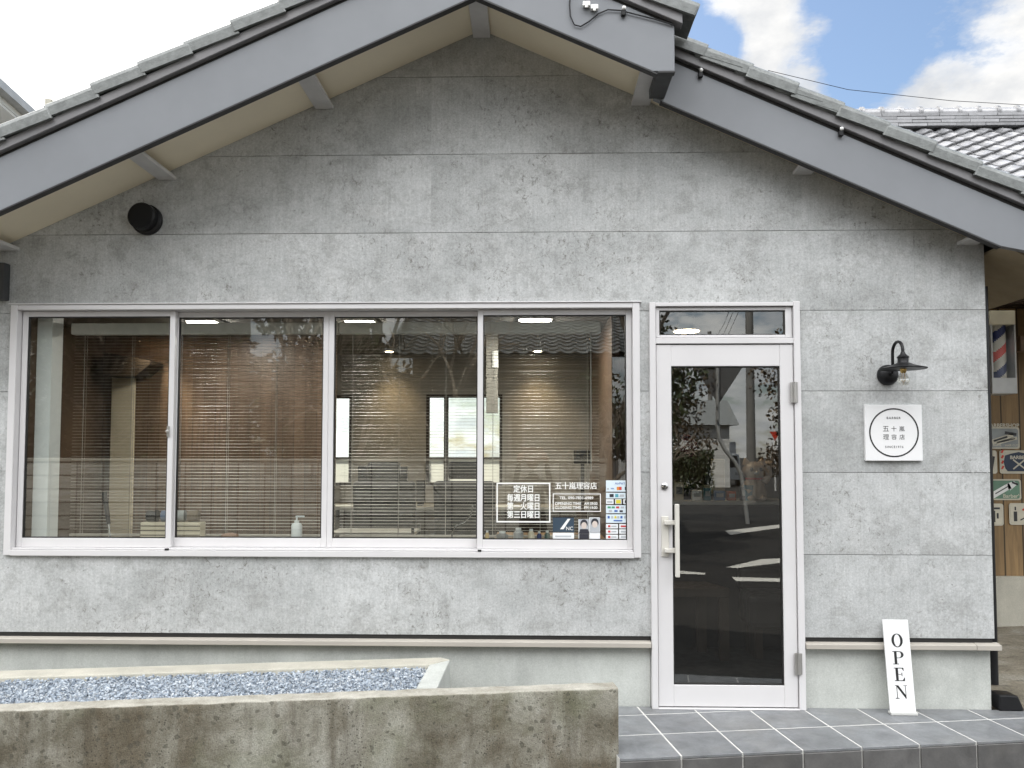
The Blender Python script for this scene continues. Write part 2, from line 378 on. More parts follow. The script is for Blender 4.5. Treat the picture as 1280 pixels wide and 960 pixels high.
SLAT = M('blind_slat', (.36, .325, .275), .45, var=.05); CORD = M('blind_cord', (.4, .37, .33), .8)
BROWNW = board_mat('brown_panelling', (.14, .088, .058), .1, 'X', .005, .4)
TANW = board_mat('tan_panelling', (.29, .185, .085), .155, 'X', .012, .18, .6)
DARKW = M('dark_wood', (.035, .025, .018), .5, spec=.2, var=.3, vs=14, stretch=(1, 1, .2)); OAK = M('oak_wood', (.3, .19, .1), .45, var=.3, vs=14, stretch=(.15, 1, 1))
PLAST = M('plaster', (.3, .285, .255), .8, var=.06); GREYP = M('grey_panel', (.16, .165, .16), .5, var=.05)
CEIL = M('ceiling_board', (.2, .19, .175), .8, var=.05); FLOOR = M('vinyl_floor', (.022, .022, .022), .6, var=.3, spec=.1)
CREAM = M('cream_paint', (.62, .54, .4), .6, var=.06); LEATH = M('black_leather', (.012, .012, .013), .45, spec=.25, var=.3, bmp=.2, bs=60)
CHROME = M('chrome', (.6, .6, .6), .15, 1, var=.05); REDP = M('red_paint', (.62, .05, .025), .4, var=.08); BLUEP = M('navy_paint', (.025, .035, .12), .4, var=.08)
MIRR = M('mirror_silver', (.82, .84, .83), .01, 1, var=.01); MIRR.node_tree.nodes['Principled BSDF'].inputs['Roughness'].default_value = 0
for l in list(MIRR.node_tree.links):
    if l.to_socket.name == 'Roughness': MIRR.node_tree.links.remove(l)
COUNT = M('worktop', (.42, .4, .35), .4, var=.05)
LAMP = emit('lit_diffuser', (1, .95, .86), 34); WLAMP = emit('warm_diffuser', (1, .76, .46), 22)
BARK = M('bark', (.24, .2, .155), .9, var=.3, vs=20, bmp=.5); POLEC = plain_concrete('pole_concrete', (.2, .195, .185)); GALV = M('galvanised_steel', (.45, .45, .44), .5, .3, var=.1)
ASPH = asphalt(); DIRT = dirt_mat(); PAINT = M('road_paint', (.72, .70, .64), .8, var=.15, vs=12); BLOCK = block_mat()
LEAFD = leaf_mat('dark_leaf', (.018, .03, .01), (.06, .08, .025)); LEAFR = leaf_mat('russet_leaf', (.05, .03, .015), (.13, .09, .05))
HOUSEW = board_mat('white_siding', (.78, .77, .74), .13, 'Z', .012, .6, .6, (1, 1, 1)); STUCCO = M('stucco', (.55, .5, .42), .9, var=.08, bmp=.3)
SKIN = M('skin', (.5, .31, .22), .5, var=.08); CLOTH = M('black_cloth', (.02, .02, .022), .9, var=.2); HAIR = M('black_hair', (.012, .01, .009), .5)

# ------------------------------------------------------------------ setting: ground, road
GZ = -.32
mb = MB(); mb.add([(-400, -400, GZ), (400, -400, GZ), (400, 400, GZ), (-400, 400, GZ)], [(0, 1, 2, 3)])
tag(build(mb, 'ground', ASPH), 'dark asphalt ground in front of the shop', kind='structure')
mb = MB(); n = 40
vs = []; fs = []
for i in range(n + 1):
    for j in range(n + 1):
        x = 2.57 + 3.6 * i / n; y = -.02 + 2.44 * j / n
        vs.append((x, y, -.03 + .02 * noise.noise(Vector((x * 2, y * 2, 0))) + .008 * noise.noise(Vector((x * 14, y * 14, 3))) - .01 * j / n))
for i in range(n):
    for j in range(n): a = i * (n + 1) + j; fs.append((a, a + n + 1, a + n + 2, a + 1))
mb.add(vs, fs); mb.add([(2.57, -.02, GZ), (6.17, -.02, GZ), (6.17, -.02, -.03), (2.57, -.02, -.03)], [(0, 1, 2, 3)])
tag(build(mb, 'dirt_yard', DIRT, smooth=True), 'bare stony dirt yard beside the shop', kind='structure')

TH = R(8.7); U = Vector((math.cos(TH), math.sin(TH), 0)); Vd = Vector((math.sin(TH), -math.cos(TH), 0))   # along the road edge / towards the road
O = Vector((.692, -.709, 0))             # a front tile joint of the porch
mb = MB()
P = .2985; G = .0046
for i in range(-1, 13):
    for j in range(0, 7):
        a0, a1 = i * P + G, (i + 1) * P - G; b0, b1 = -j * P + (-G), -(j + 1) * P + G
        if j == 0: b0 = 0.0
        q = [O + U * a + Vd * b for a, b in ((a0, b0), (a1, b0), (a1, b1), (a0, b1))]
        poly = clip([(p.x, p.y) for p in q], 0, 1, .02); poly = clip(poly, 1, 0, 3.9) if poly else poly
        if len(poly) > 2: mb.prism(poly, 'z', -.012, 0)
por = build(mb, 'porch_tiles', TILE, bevel=.0012)
mb = MB()
q = [O + U * a + Vd * b for a, b in ((-.99 * P, -.006), (13 * P, -.006), (13 * P, -7 * P), (-.99 * P, -7 * P))]
poly = clip(clip([(p.x, p.y) for p in q], 0, 1, .018), 1, 0, 3.85); mb.prism(poly, 'z', GZ, -.0016)
slab = build(mb, 'porch', GROUT)
por.parent = slab; por.location = por.location - slab.location
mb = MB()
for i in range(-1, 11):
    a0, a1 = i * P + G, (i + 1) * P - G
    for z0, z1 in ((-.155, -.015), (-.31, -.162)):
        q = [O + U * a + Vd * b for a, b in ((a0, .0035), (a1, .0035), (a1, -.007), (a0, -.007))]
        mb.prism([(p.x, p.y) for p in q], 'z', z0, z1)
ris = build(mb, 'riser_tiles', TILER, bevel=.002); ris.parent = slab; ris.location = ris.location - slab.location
tag(slab, 'grey tiled porch step in front of the door', kind='structure')

# ------------------------------------------------------------------ retaining wall, planter, gravel
TZ = .305
RE = Vector(atz(772.8, 860, TZ))          # right end of the front top edge
def sweep_wall(name, A, L, w, z0, z1, mat, seed, amp=.0022, r=.009):
    m = MB(); prof = [(0, z0)]
    for k in range(1, 24): prof.append((0, z0 + (z1 - r - z0) * k / 24))
    for k in range(4): a = math.pi / 2 * k / 3; prof.append((r - r * math.cos(a), z1 - r + r * math.sin(a)))
    for k in range(1, 6): prof.append((r + (w - 2 * r) * k / 6, z1))
    for k in range(4): a = math.pi / 2 * k / 3; prof.append((w - r + r * math.sin(a), z1 - r + r * math.cos(a)))
    prof.append((w, z0)); n = len(prof); S = int(L / .02); vs = []
    for i in range(S + 1):
        for (d, z) in prof:
            p = A - U * (L * i / S) - Vd * d + Vector((0, 0, z))
            q = p * 9 + Vector((seed, 0, 0)); k = noise.noise(q) * amp + noise.noise(p * 40) * amp * .6
            edge = max(0, 1 - abs(z - z1) / .02) * max(0, noise.noise(p * 13 + Vector((5, seed, 1)))) * amp * 2.5
            vs.append(p + Vd * k + Vector((0, 0, (noise.noise(p * 11 + Vector((0, 7, seed))) * amp if z > z0 + .1 else 0) - edge)))
    fs = [(i * n + k, i * n + k + 1, (i + 1) * n + k + 1, (i + 1) * n + k) for i in range(S) for k in range(n - 1)]
    fs += [tuple(range(n)), tuple(range(S * n, S * n + n))[::-1]]
    m.add(vs, fs); return build(m, name, mat, smooth=True)
A = RE.copy(); A.z = 0
wl = sweep_wall('retaining_wall', A, 5.4, .108, GZ, TZ, OLDC, 3)
tag(wl, 'low stained concrete retaining wall with dark lichen spots in front of the gravel bed', 'wall')
pl = root('planter_bed', (-2, -.5, GZ))
b0 = Vector(atz(0, 838, TZ - .003)); b1 = Vector(atz(551, 821.5, TZ - .003)); e0 = Vector(atz(562.5, 824, TZ - .003)); e1 = Vector(atz(547, 858, TZ - .003))
du = (b1 - b0).normalized(); dn = Vector((du.y, -du.x, 0))        # towards the road
bl = b0 - du * 2.5
in0 = Vector(atz(600 / 1280 * 120 + 480, 830.3, TZ - .003)); in1 = Vector(atz(430 / 1280 * 120 + 480, 859, TZ - .003))
ed = (e1 - e0).normalized()
mb = MB()
backw = .14
mb.prism([(p.x, p.y) for p in (bl, b1, e0, in0, bl + dn * backw)], 'z', GZ, TZ - .003)
build(mb, 'back_curb', CURB, pl, bevel=.006, seg=2)
mb = MB(); ee = e0 + ed * .62; ii = in0 + (in1 - in0).normalized() * .5
mb.prism([(p.x, p.y) for p in (e0 + Vector((0, -.002, 0)), ee, ii, in0 + Vector((0.001, -.002, 0)))], 'z', GZ, TZ - .005)
build(mb, 'end_curb', FOUND, pl, bevel=.006, seg=2)
tag(pl, 'raised planting bed of pale concrete curbs along the shop foundation', 'planter')
# stones
mb = MB(); rg = random.Random(3)
ico_v = [(0, 0, 1), (.9, 0, .3), (.28, .85, .3), (-.72, .53, .3), (-.72, -.53, .3), (.28, -.85, .3), (.72, .53, -.3), (-.28, .85, -.3), (-.9, 0, -.3), (-.28, -.85, -.3), (.72, -.53, -.3), (0, 0, -1)]
ico_f = [(0, 1, 2), (0, 2, 3), (0, 3, 4), (0, 4, 5), (0, 5, 1), (1, 6, 2), (2, 7, 3), (3, 8, 4), (4, 9, 5), (5, 10, 1), (6, 7, 2), (7, 8, 3), (8, 9, 4), (9, 10, 5), (10, 6, 1)]
fa = A - Vd * .1; cnt = 0
G0 = in0 + (in1 - in0).normalized() * 0; inn = in0 - du * .0
vs_all = []; fs_all = []
while cnt < 15000:
    t = rg.random() * 3.3; s = rg.random() * .75
    p = in0 + Vector((.03, 0, 0)) - du * t + dn * s
    d = (p - fa).dot(Vd)
    ex = in0 + (in1 - in0).normalized() * ((in0.y - p.y) / max(1e-6, (in0 - in1).normalized().y))
    if d > 0.01 or p.x > ex.x + .012: continue
    cnt += 1; sz = rg.choice((.004, .005, .006, .0075)); rot = Matrix.Rotation(rg.random() * 6.28, 3, Vector((rg.random() - .5, rg.random() - .5, rg.random() - .5)).normalized())
    cc = Vector((p.x, p.y, TZ - .028 + rg.random() * .014)); n0 = len(vs_all)
    for q in ico_v: vs_all.append(cc + rot @ (Vector((q[0] * 1.25, q[1], q[2] * .75)) * sz * (.75 + rg.random() * .5)))
    fs_all += [(a + n0, b + n0, c + n0) for a, b, c in ico_f]
mb.add(vs_all, fs_all)
L0 = A - Vd * .1
def onl(x): return L0 + U * ((x - L0.x) / U.x)
q = [in0 + Vector((.02, .02, 0)), onl(in1.x + .03), onl(-4.2), in0 - du * 3.6 - dn * .03]
mb.prism([(p.x, p.y) for p in q], 'z', GZ, TZ - .034)
tag(build(mb, 'gravel', gravel_mat()), 'blue grey crushed gravel filling the planting bed', kind='stuff')

# ------------------------------------------------------------------ the shop
shop = root('barber_shop', (-.3, 0, 0))
tag(shop, 'single storey barber shop with grey cement siding, wide window and tiled gable roof', 'shop')
XR, SL = -.295, .45
def zr(x, a): return a - SL * abs(x - XR)
WIN = (-3.008, .603, .826, 2.262); DOOR = (.658, 1.499, 0, 2.258)
SEALANT = M('sealant', (.44, .445, .44), .7)
# siding panels as real boards with joints
zs = [.39 + .456 * k for k in range(9)]; xs = [-6.0, -3.31, -.284, 2.447, 2.538]
mb = MB()
def sub(r, h):
    x0, x1, z0, z1 = r; a0, a1, c0, c1 = h
    if a1 <= x0 or a0 >= x1 or c1 <= z0 or c0 >= z1: return [r]
    out = []
    if c0 > z0: out.append((x0, x1, z0, c0))
    if c1 < z1: out.append((x0, x1, c1, z1))
    m0, m1 = max(z0, c0), min(z1, c1)
    if a0 > x0: out.append((x0, a0, m0, m1))
    if a1 < x1: out.append((a1, x1, m0, m1))
    return out
g = .0016
back = MB()
for i in range(len(xs) - 1):
    for k in range(len(zs) - 1):
        cell = (max(xs[i], -3.9) + g, xs[i + 1] - (g if i < 3 else 0), zs[k] + g * .9, zs[k + 1] - g * .9)
        rs = [cell]
        for h in (WIN, DOOR): rs = [q for r in rs for q in sub(r, h)]
        for r in rs:
            poly = [(r[0], r[2]), (r[1], r[2]), (r[1], r[3]), (r[0], r[3])]
            poly = clip(poly, -SL, 1, 3.87 - SL * XR); poly = clip(poly, SL, 1, 3.87 + SL * XR) if len(poly) > 2 else poly
            if len(poly) > 2: mb.prism(poly, 'y', 0, .016)
build(mb, 'front_wall', SIDING, shop)
m = MB()
for xx in (-.284, 2.447):
    rs = [(xx - g * 1.02, xx + g * 1.02, .392, zr(xx, 3.85))]
    for h in (WIN, DOOR): rs = [q for r in rs for q in sub(r, h)]
    for r in rs: m = MB(); m.box(r[0], r[1], .0004, .0155, r[2], r[3]); build(m, 'joint_sealant', SEALANT, shop)
bk = MB(); rs = [(-3.9, 2.53, .36, 4.1)]
for h in (WIN, DOOR): rs = [q for r in rs for q in sub(r, h)]
for r in rs:
    poly = [(r[0], r[2]), (r[1], r[2]), (r[1], r[3]), (r[0], r[3])]
    poly = clip(poly, -SL, 1, 3.87 - SL * XR); poly = clip(poly, SL, 1, 3.87 + SL * XR) if len(poly) > 2 else poly
    if len(poly) > 2: bk.prism(poly, 'y', .0175, .14)
build(bk, 'wall_core', M('core_board', (.12, .118, .11), .9), shop)
for q in ((2.50, 2.5375, .018, 3.8, .39, 2.6), (-3.9, -3.86, .142, 3.8, GZ, 2.4)): mb = MB(); mb.box(*q); build(mb, 'side_wall', SIDING, shop)
mb = MB(); mb.box(2.50, 2.532, .15, 3.8, GZ, .385); build(mb, 'side_foundation', FOUND, shop)
mb = MB(); mb.box(-3.9, .657, .026, .14, GZ, .335); mb.box(1.5, 2.528, .026, .14, GZ, .335)
build(mb, 'foundation', FOUND, shop, bevel=.004)
def flash_prof(x0, x1, m): m.prism([(-.03, .333), (-.03, .359), (.0, .366), (.02, .3665), (.02, .3335)], 'x', x0, x1)
mb = MB(); flash_prof(-3.9, .655, mb); flash_prof(1.503, 2.425, mb); mb.prism([(-.0315, .3325), (-.0315, .3595), (.0, .3665), (.02, .367), (.02, .333)], 'x', 2.427, 2.56)
build(mb, 'drip_flashing', FLASH, shop, bevel=.0015)
mb = MB(); mb.box(-3.9, .655, .006, .0165, .368, .3895); mb.box(1.503, 2.53, .006, .0165, .368, .3895)
build(mb, 'gap_shade_strip', SEAL_SHADE, shop)  # dark strip coloured as the shade between siding and flashing

# ---- roof
def slope_poly(x0, x1, za, zb):
    xm = [x0] + ([XR] if x0 < XR < x1 else []) + [x1]
    return [(x, zr(x, za)) for x in xm] + [(x, zr(x, zb)) for x in reversed(xm)]
mb = MB(); mb.prism(slope_poly(-3.75, .66, 3.855, 3.875), 'y', -.481, -.003); mb.prism(slope_poly(.662, 2.5, 3.855, 3.875), 'y', -.158, -.003)
build(mb, 'soffit', SOFF, shop)
mb = MB(); mb.prism(slope_poly(2.56, 2.97, 3.815, 3.83), 'y', -.155, 4.2); build(mb, 'eave_soffit', M('eave_board', (.3, .24, .155), .7), shop)
mb = MB(); mb.prism(slope_poly(-3.8, 2.97, 4.02, 4.045), 'y', -.157, 4.3); mb.prism(slope_poly(-3.8, .72, 4.02, 4.045), 'y', -.5, -.158); build(mb, 'roof_deck', FDARK, shop)
# fascia boards
mb = MB(); poly = [(-3.8, zr(-3.8, 3.757)), (XR, 3.757), (.6117, 3.349), (.722, 3.349), (.722, zr(.722, 4.04)), (XR, 4.04), (-3.8, zr(-3.8, 4.04))]
mb.prism(poly, 'y', -.52, -.483)
build(mb, 'fascia', FASC, shop, bevel=.002)
mb = MB(); poly = [(x, z) for x, z in slope_poly(-3.8, .634, 3.749, 3.7555)]; mb.prism(poly, 'y', -.523, -.48)
mb.box(.636, .724, -.523, -.485, 3.3405, 3.3475)
build(mb, 'fascia_edge', FEDGE, shop)
mb = MB(); mb.box(.638, .7205, -.4825, -.203, 3.349, 3.58); build(mb, 'verge_return', FDARK, shop)
mb = MB()
p = [(.665, zr(.665, 4.035)), (.665, zr(.665, 3.787)), (2.516, zr(2.516, 3.787)), (2.97, 2.43), (2.97, zr(2.97, 4.035))]
mb.prism(p[::-1], 'y', -.2, -.16); build(mb, 'fascia', FASC, shop, bevel=.002)
mb = MB(); mb.prism(slope_poly(.70, 2.516, 3.779, 3.7855), 'y', -.203, -.157); build(mb, 'fascia_edge', FEDGE, shop)
mb = MB(); mb.prism([(2.972, 2.40), (3.06, 2.40), (3.06, 2.53), (2.972, 2.55)], 'y', -.19, 4.3); build(mb, 'gutter', BLACK, shop)
# dark strip standing in for the gap's shade, and metal verge strip
mb = MB(); mb.prism(slope_poly(-3.8, .715, 4.041, 4.058), 'y', -.515, -.48); mb.prism(slope_poly(.73, 2.96, 4.036, 4.06), 'y', -.196, -.16); build(mb, 'verge_shade_strip', SEAL_SHADE, shop)
mb = MB(); mb.prism(slope_poly(-3.85, .76, 4.056, 4.108), 'y', -.545, -.485); mb.prism(slope_poly(.735, 3.0, 4.057, 4.108), 'y', -.225, -.165); build(mb, 'verge_strip', STRIP, shop, bevel=.003)
# purlins
first = None
for k in range(-4, 4):
    xc = XR + .912 * k; zt = zr(xc, 3.809)
    short = k >= 2
    m = MB(); y0 = -.482 if not short else -.159
    if k == 0: m.box(xc - .05, xc + .05, y0, -.002, zt, zt + .03)
    else:
        s = 1 if k > 0 else -1
        m.box(xc - .053, xc + .053, y0, -.002, zt, zr(xc + s * .053, 3.853))
    build(m, 'purlin', PURL, shop, bevel=.002)
# verge tiles: one mesh per slope, copied along the edge
def verge_mesh(s, yf):                    # s=+1 right slope (runs down to +x); local lower end at origin
    prof = [(0, -.042), (0, .006), (.006, .024), (.03, .042), (.07, .047), (.105, .035), (.135, .014), (.30, .014)]
    th = .017; inner = [(.30, -.006), (.13, -.004), (.10, .015), (.07, .028), (.035, .024), (.02, .008), (.018, -.042)]
    pf = prof + inner; n = len(pf); ca, sa = 1 / math.hypot(1, SL), SL / math.hypot(1, SL)
    L = .285; vs = []
    for t in (0, .008, L - .008, L):
        lift = .016 * (1 - t / L); shr = .003 if t in (0, L) else 0
        for (y, nn) in pf:
            up = nn + lift - shr * (1 if nn > .03 else 0)
            x = -s * (t * ca) + s * up * sa; z = t * sa + up * ca
            vs.append((x, yf + y + shr * (y < .01), z))
    fs = [(i * n + k, i * n + (k + 1) % n, (i + 1) * n + (k + 1) % n, (i + 1) * n + k) for i in range(3) for k in range(n)]
    m = MB(); nb = len(prof)
    def cap(off, rev):
        out = []
        for k in range(nb - 1):
            j0, j1 = n - 1 - min(k, len(inner) - 1), n - 1 - min(k + 1, len(inner) - 1)
            q = [off + k, off + k + 1, off + j1] + ([off + j0] if j0 != j1 else [])
            out.append(tuple(q[::-1] if rev else q))
        return out
    fs += cap(0, False) + cap(3 * n, True)
    m.add(vs, fs); return m
def verge_row(s, yf, xlow, count, step=.2405):
    o0 = None
    for k in range(count):
        x = xlow - s * step * k; z = zr(x, 4.143)
        if o0 is None:
            m = verge_mesh(s, yf); m.v = [(p[0] + x, p[1], p[2] + z) for p in m.v]
            o0 = build(m, 'verge_tile', KAWARA, shop); X0, Z0 = x, z; o = o0
        else:
            o = o0.copy(); COL.objects.link(o); o.parent = shop; o.location = o0.location + Vector((x - X0 + random.uniform(-.004, .004), random.uniform(-.004, .004), z - Z0 + random.uniform(-.003, .003)))
verge_row(-1, -.565, -3.70, 14); verge_row(1, -.565, .83, 5, .236); verge_row(1, -.25, 3.125, 10, .2425)
def tile_field(m, o, u, up, nrm, nc, nr, w=.27, e=.235, lift=.028):
    o, u, up, nrm = map(Vector, (o, u, up, nrm))
    for r in range(nr):
        for c in range(nc):
            vs = []
            jit = random.uniform(-.003, .004)
            for (t, lf) in ((0, lift + jit), (e * 1.12, 0.0)):
                for k in range(9):
                    a = k / 8
                    h = .036 * math.exp(-((a - .2) / .13) ** 2) - .016 * math.sin(math.pi * min(1, max(0, (a - .35) / .65))) + .01 * math.exp(-((a - 1) / .1) ** 2)
                    vs.append(o + u * (w * (c + a * 1.03)) + up * (r * e + t) + nrm * (h + lf))
            for k in range(9): vs.append(vs[k] - nrm * (lift * .62) + up * .001)
            m.add(vs, [(k, k + 1, k + 10, k + 9) for k in range(8)] + [(k, 18 + k, 19 + k, k + 1) for k in range(8)])
    return m
ca, sa = 1 / math.hypot(1, SL), SL / math.hypot(1, SL)
mb = MB()
tile_field(mb, (-3.75, -.26, zr(-3.75, 4.10)), (0, 1, 0), (ca, 0, sa), (-sa, 0, ca), 17, 16)
tile_field(mb, (3.05, 4.35, zr(3.05, 4.10)), (0, -1, 0), (-ca, 0, sa), (sa, 0, ca), 17, 15)
build(mb, 'roof', KAWARA, shop)
mb = MB(); mb.tube([(XR, -.56, 4.19), (XR, 4.35, 4.19)], .1, 12); build(mb, 'ridge_tile', KAWARA, shop, smooth=True)
p0 = aty(62, 138, -.35); mb = MB(); mb.prism([(p0[0] - .016, p0[2] - .06), (p0[0] + .012, p0[2] - .06), (p0[0] + .019, p0[2] + .055), (p0[0] - .017, p0[2] + .06)], 'y', -.37, -.33); build(mb, 'snow_guard', CURB, shop, bevel=.003)
# ---- window
x0, x1, z0, z1 = WIN
wf = MB(); wf.box(x0, x0 + .04, -.022, .11, z0, z1 - .004); wf.box(x1 - .04, x1, -.022, .11, z0, z1 - .004); wf.box(x0 + .04, x1 - .04, -.02, .11, z1 - .033, z1 - .004); wf.box(x0 + .04, x1 - .04, -.024, .11, z0 - .003, z0 + .03)
wf.box(x0 - .012, x1 + .012, -.028, .0, z1 - .003, z1 + .004); wf.box(x0 + .0405, x1 - .0405, -.012, .11, z0 + .031, z0 + .040)
win = build(wf, 'window', ALU, shop, bevel=.002)
gk = MB()
ss = [(-2.963, -2.066, .022, .052), (-2.095, -1.1825, .062, .092), (-1.1815, -.287, .062, .092), (-.315, .562, .022, .052)]
for (a, b, ya, yb) in ss:
    zb, zt = z0 + .041, z1 - .035; st, rt, rb = .031, .03, .052
    m = MB(); m.box(a, a + st, ya, yb, zb, zt); m.box(b - st, b, ya, yb, zb, zt); m.box(a + st, b - st, ya + .001, yb - .001, zt - rt, zt); m.box(a + st, b - st, ya + .001, yb - .001, zb, zb + rb)
    build(m, 'sash', ALU, win, bevel=.002)
    gk = MB(); e = .006; ym = (ya + yb) / 2
    for r in ((a + st, a + st + e, zb + rb, zt - rt), (b - st - e, b - st, zb + rb, zt - rt), (a + st + e, b - st - e, zt - rt - e, zt - rt), (a + st + e, b - st - e, zb + rb, zb + rb + e)): gk.box(r[0], r[1], ym - .008, ym + .008, r[2], r[3])
    build(gk, 'gasket', SEAL_SHADE, win)
    m = MB(); m.add([(a + st, ym, zb + rb), (b - st, ym, zb + rb), (b - st, ym, zt - rt), (a + st, ym, zt - rt)], [(0, 1, 2, 3)]); build(m, 'pane', GLASS, win)
m = MB(); m.box(-2.098, -2.085, .012, .021, 1.50, 1.56); m.lathe([(.009, 0), (.009, .012), (.004, .014)], (-2.092, .014, 1.53), (0, -1, 0), 12); build(m, 'latch', ALUD, win, smooth=True)
for xx in (-2.07, -.3): m = MB(); m.box(xx - .008, xx + .012, -.026, -.013, z0 + .031, z0 + .041); build(m, 'roller_stop', SEAL_SHADE, win)
# ---- door
x0, x1, z0, z1 = DOOR
m = MB(); m.box(x0, x0 + .034, -.024, .1, .0, z1); m.box(x1 - .036, x1, -.024, .1, .0, z1 + .004); m.box(x0 + .034, x1 - .036, -.022, .1, z1 - .022, z1 - .001)
m.box(x0 + .034, x1 - .036, -.02, .1, 2.024, 2.056); m.box(x0 + .034, x1 - .036, -.03, .1, .0, .006)
df = build(m, 'door_frame', ALU, shop, bevel=.002)
a0, a1 = x0 + .0375, x1 - .0395
m = MB(); m.box(a0, a0 + .02, -.004, .03, 2.06, 2.232); m.box(a1 - .037, a1, -.004, .03, 2.06, 2.232); m.box(a0 + .02, a1 - .037, -.003, .029, 2.215, 2.232); m.box(a0 + .02, a1 - .037, -.003, .029, 2.06, 2.075)
tw = build(m, 'transom_window', ALU, shop, bevel=.002)
m = MB(); m.add([(a0 + .02, .012, 2.075), (a1 - .037, .012, 2.075), (a1 - .037, .012, 2.215), (a0 + .02, .012, 2.215)], [(0, 1, 2, 3)]); build(m, 'pane', GLASSD, tw)
m = MB()
for r in ((a0 + .02, a0 + .025, 2.075, 2.215), (a1 - .042, a1 - .037, 2.075, 2.215), (a0 + .025, a1 - .042, 2.21, 2.215), (a0 + .025, a1 - .042, 2.075, 2.08)): m.box(r[0], r[1], .0, .02, r[2], r[3])
build(m, 'gasket', SEAL_SHADE, tw)
gx0, gx1, gz0, gz1 = .779, 1.386, .129, 1.897
m = MB(); m.box(a0, gx0, -.012, .03, .012, 2.018); m.box(gx1, a1, -.012, .03, .012, 2.018); m.box(gx0, gx1, -.011, .029, gz1, 2.018); m.box(gx0, gx1, -.011, .029, .012, gz0)
dr = build(m, 'door', ALU, shop, bevel=.002)
m = MB(); m.add([(gx0, .008, gz0), (gx1, .008, gz0), (gx1, .008, gz1), (gx0, .008, gz1)], [(0, 1, 2, 3)]); build(m, 'pane', GLASSD, dr)
m = MB(); e = .006
for r in ((gx0, gx0 + e, gz0, gz1), (gx1 - e, gx1, gz0, gz1), (gx0 + e, gx1 - e, gz1 - e, gz1), (gx0 + e, gx1 - e, gz0, gz0 + e)): m.box(r[0], r[1], -.004, .02, r[2], r[3])
build(m, 'gasket', SEAL_SHADE, dr)
m = MB(); m.box(.716, .757, -.02, -.0125, .832, 1.057); m.box(.727, .79, -.06, -.0205, .858, .882); m.box(.727, .79, -.06, -.0205, 1.012, 1.036); m.box(.782, .805, -.085, -.0605, .728, 1.128)
build(m, 'handle', M('handle_alu', (.62, .6, .55), .35, var=.03), dr, bevel=.003)
m = MB(); m.lathe([(.019, 0), (.019, .008), (.014, .011), (.008, .012), (.0075, .006)], (.736, -.013, 1.223), (0, -1, 0), 20); m.mat(1); m.box(.7345, .7375, -.027, -.0195, 1.217, 1.229)
build(m, 'lock', [CHROME, INK], dr, smooth=True)
for zz in (1.69, .195):
    m = MB(); m.tube([(x1 - .037, -.03, zz), (x1 - .037, -.03, zz + .115)], .010, 12); m.box(x1 - .06, x1 - .02, -.027, -.02, zz, zz + .115); build(m, 'hinge', ALUD, dr, smooth=True)
m = MB(); m.box(a0 - .003, a0, .0, .03, .012, 2.02); m.box(a1, a1 + .0032, .0, .03, .012, 2.02); m.box(a0, a1, .0, .03, 2.0185, 2.0238); m.box(a0, a1, .0, .03, .0065, .0115); build(m, 'door_gap', SEAL_SHADE, shop)
# ---- downpipe
m = MB(); m.tube([(2.575, .09, 2.36), (2.575, .09, .12)], .0265, 14); build(m, 'drainpipe', BLACK, shop, smooth=True)
m = MB(); m.prism([(2.553, .0), (2.69, .0), (2.655, .082), (2.60, .086), (2.553, .086)], 'y', -.005, .1); build(m, 'drain_shoe', BLACK, shop, bevel=.008, seg=2)
m = MB(); m.box(2.535, 2.556, .04, .09, .50, .515); build(m, 'pipe_bracket', GALV, shop)
m = MB(); p = aty(5, 374, -.05); m.box(p[0] - .14, p[0], -.06, -.004, p[2], p[2] + .21); build(m, 'gutter_outlet', FDARK, shop)

# ---- interior shell
FZ = .02; YB = 3.7
m = MB(); m.box(-3.86, 2.499, .142, YB, GZ, FZ); build(m, 'interior_floor', FLOOR, shop)
m = MB(); m.box(-3.858, 2.498, .142, YB, 2.44, 2.5); build(m, 'ceiling', CEIL, shop)
BW = []
for q in ((532, 493, 628, 607), (392, 494, 440, 607)):
    c0 = aty(q[0], q[3], YB); c1 = aty(q[2], q[1], YB); BW.append((c0[0], c1[0], c0[2], c1[2]))
m = MB(); rs = [(-3.858, 2.498, GZ, 3.95)]
for h in BW: rs = [q for r in rs for q in sub(r, h)]
for r in rs:
    poly = [(r[0], r[2]), (r[1], r[2]), (r[1], r[3]), (r[0], r[3])]
    poly = clip(poly, -SL, 1, 3.87 - SL * XR); poly = clip(poly, SL, 1, 3.87 + SL * XR) if len(poly) > 2 else poly
    if len(poly) > 2: m.prism(poly, 'y', YB + .001, YB + .1)
build(m, 'back_wall', PLAST, shop)
FROST = bpy.data.materials.new('frosted_glass'); FROST.use_nodes = True; nt = FROST.node_tree; b = nt.nodes['Principled BSDF']; b.inputs['Base Color'].default_value = (.8, .8, .76, 1); b.inputs['Roughness'].default_value = .4
tl_ = nt.nodes.new('ShaderNodeBsdfTranslucent'); tl_.inputs[0].default_value = (.85, .84, .78, 1); mx = nt.nodes.new('ShaderNodeMixShader'); mx.inputs[0].default_value = .85
nt.links.new(b.outputs[0], mx.inputs[1]); nt.links.new(tl_.outputs[0], mx.inputs[2]); nt.links.new(mx.outputs[0], nt.nodes['Material Output'].inputs[0])
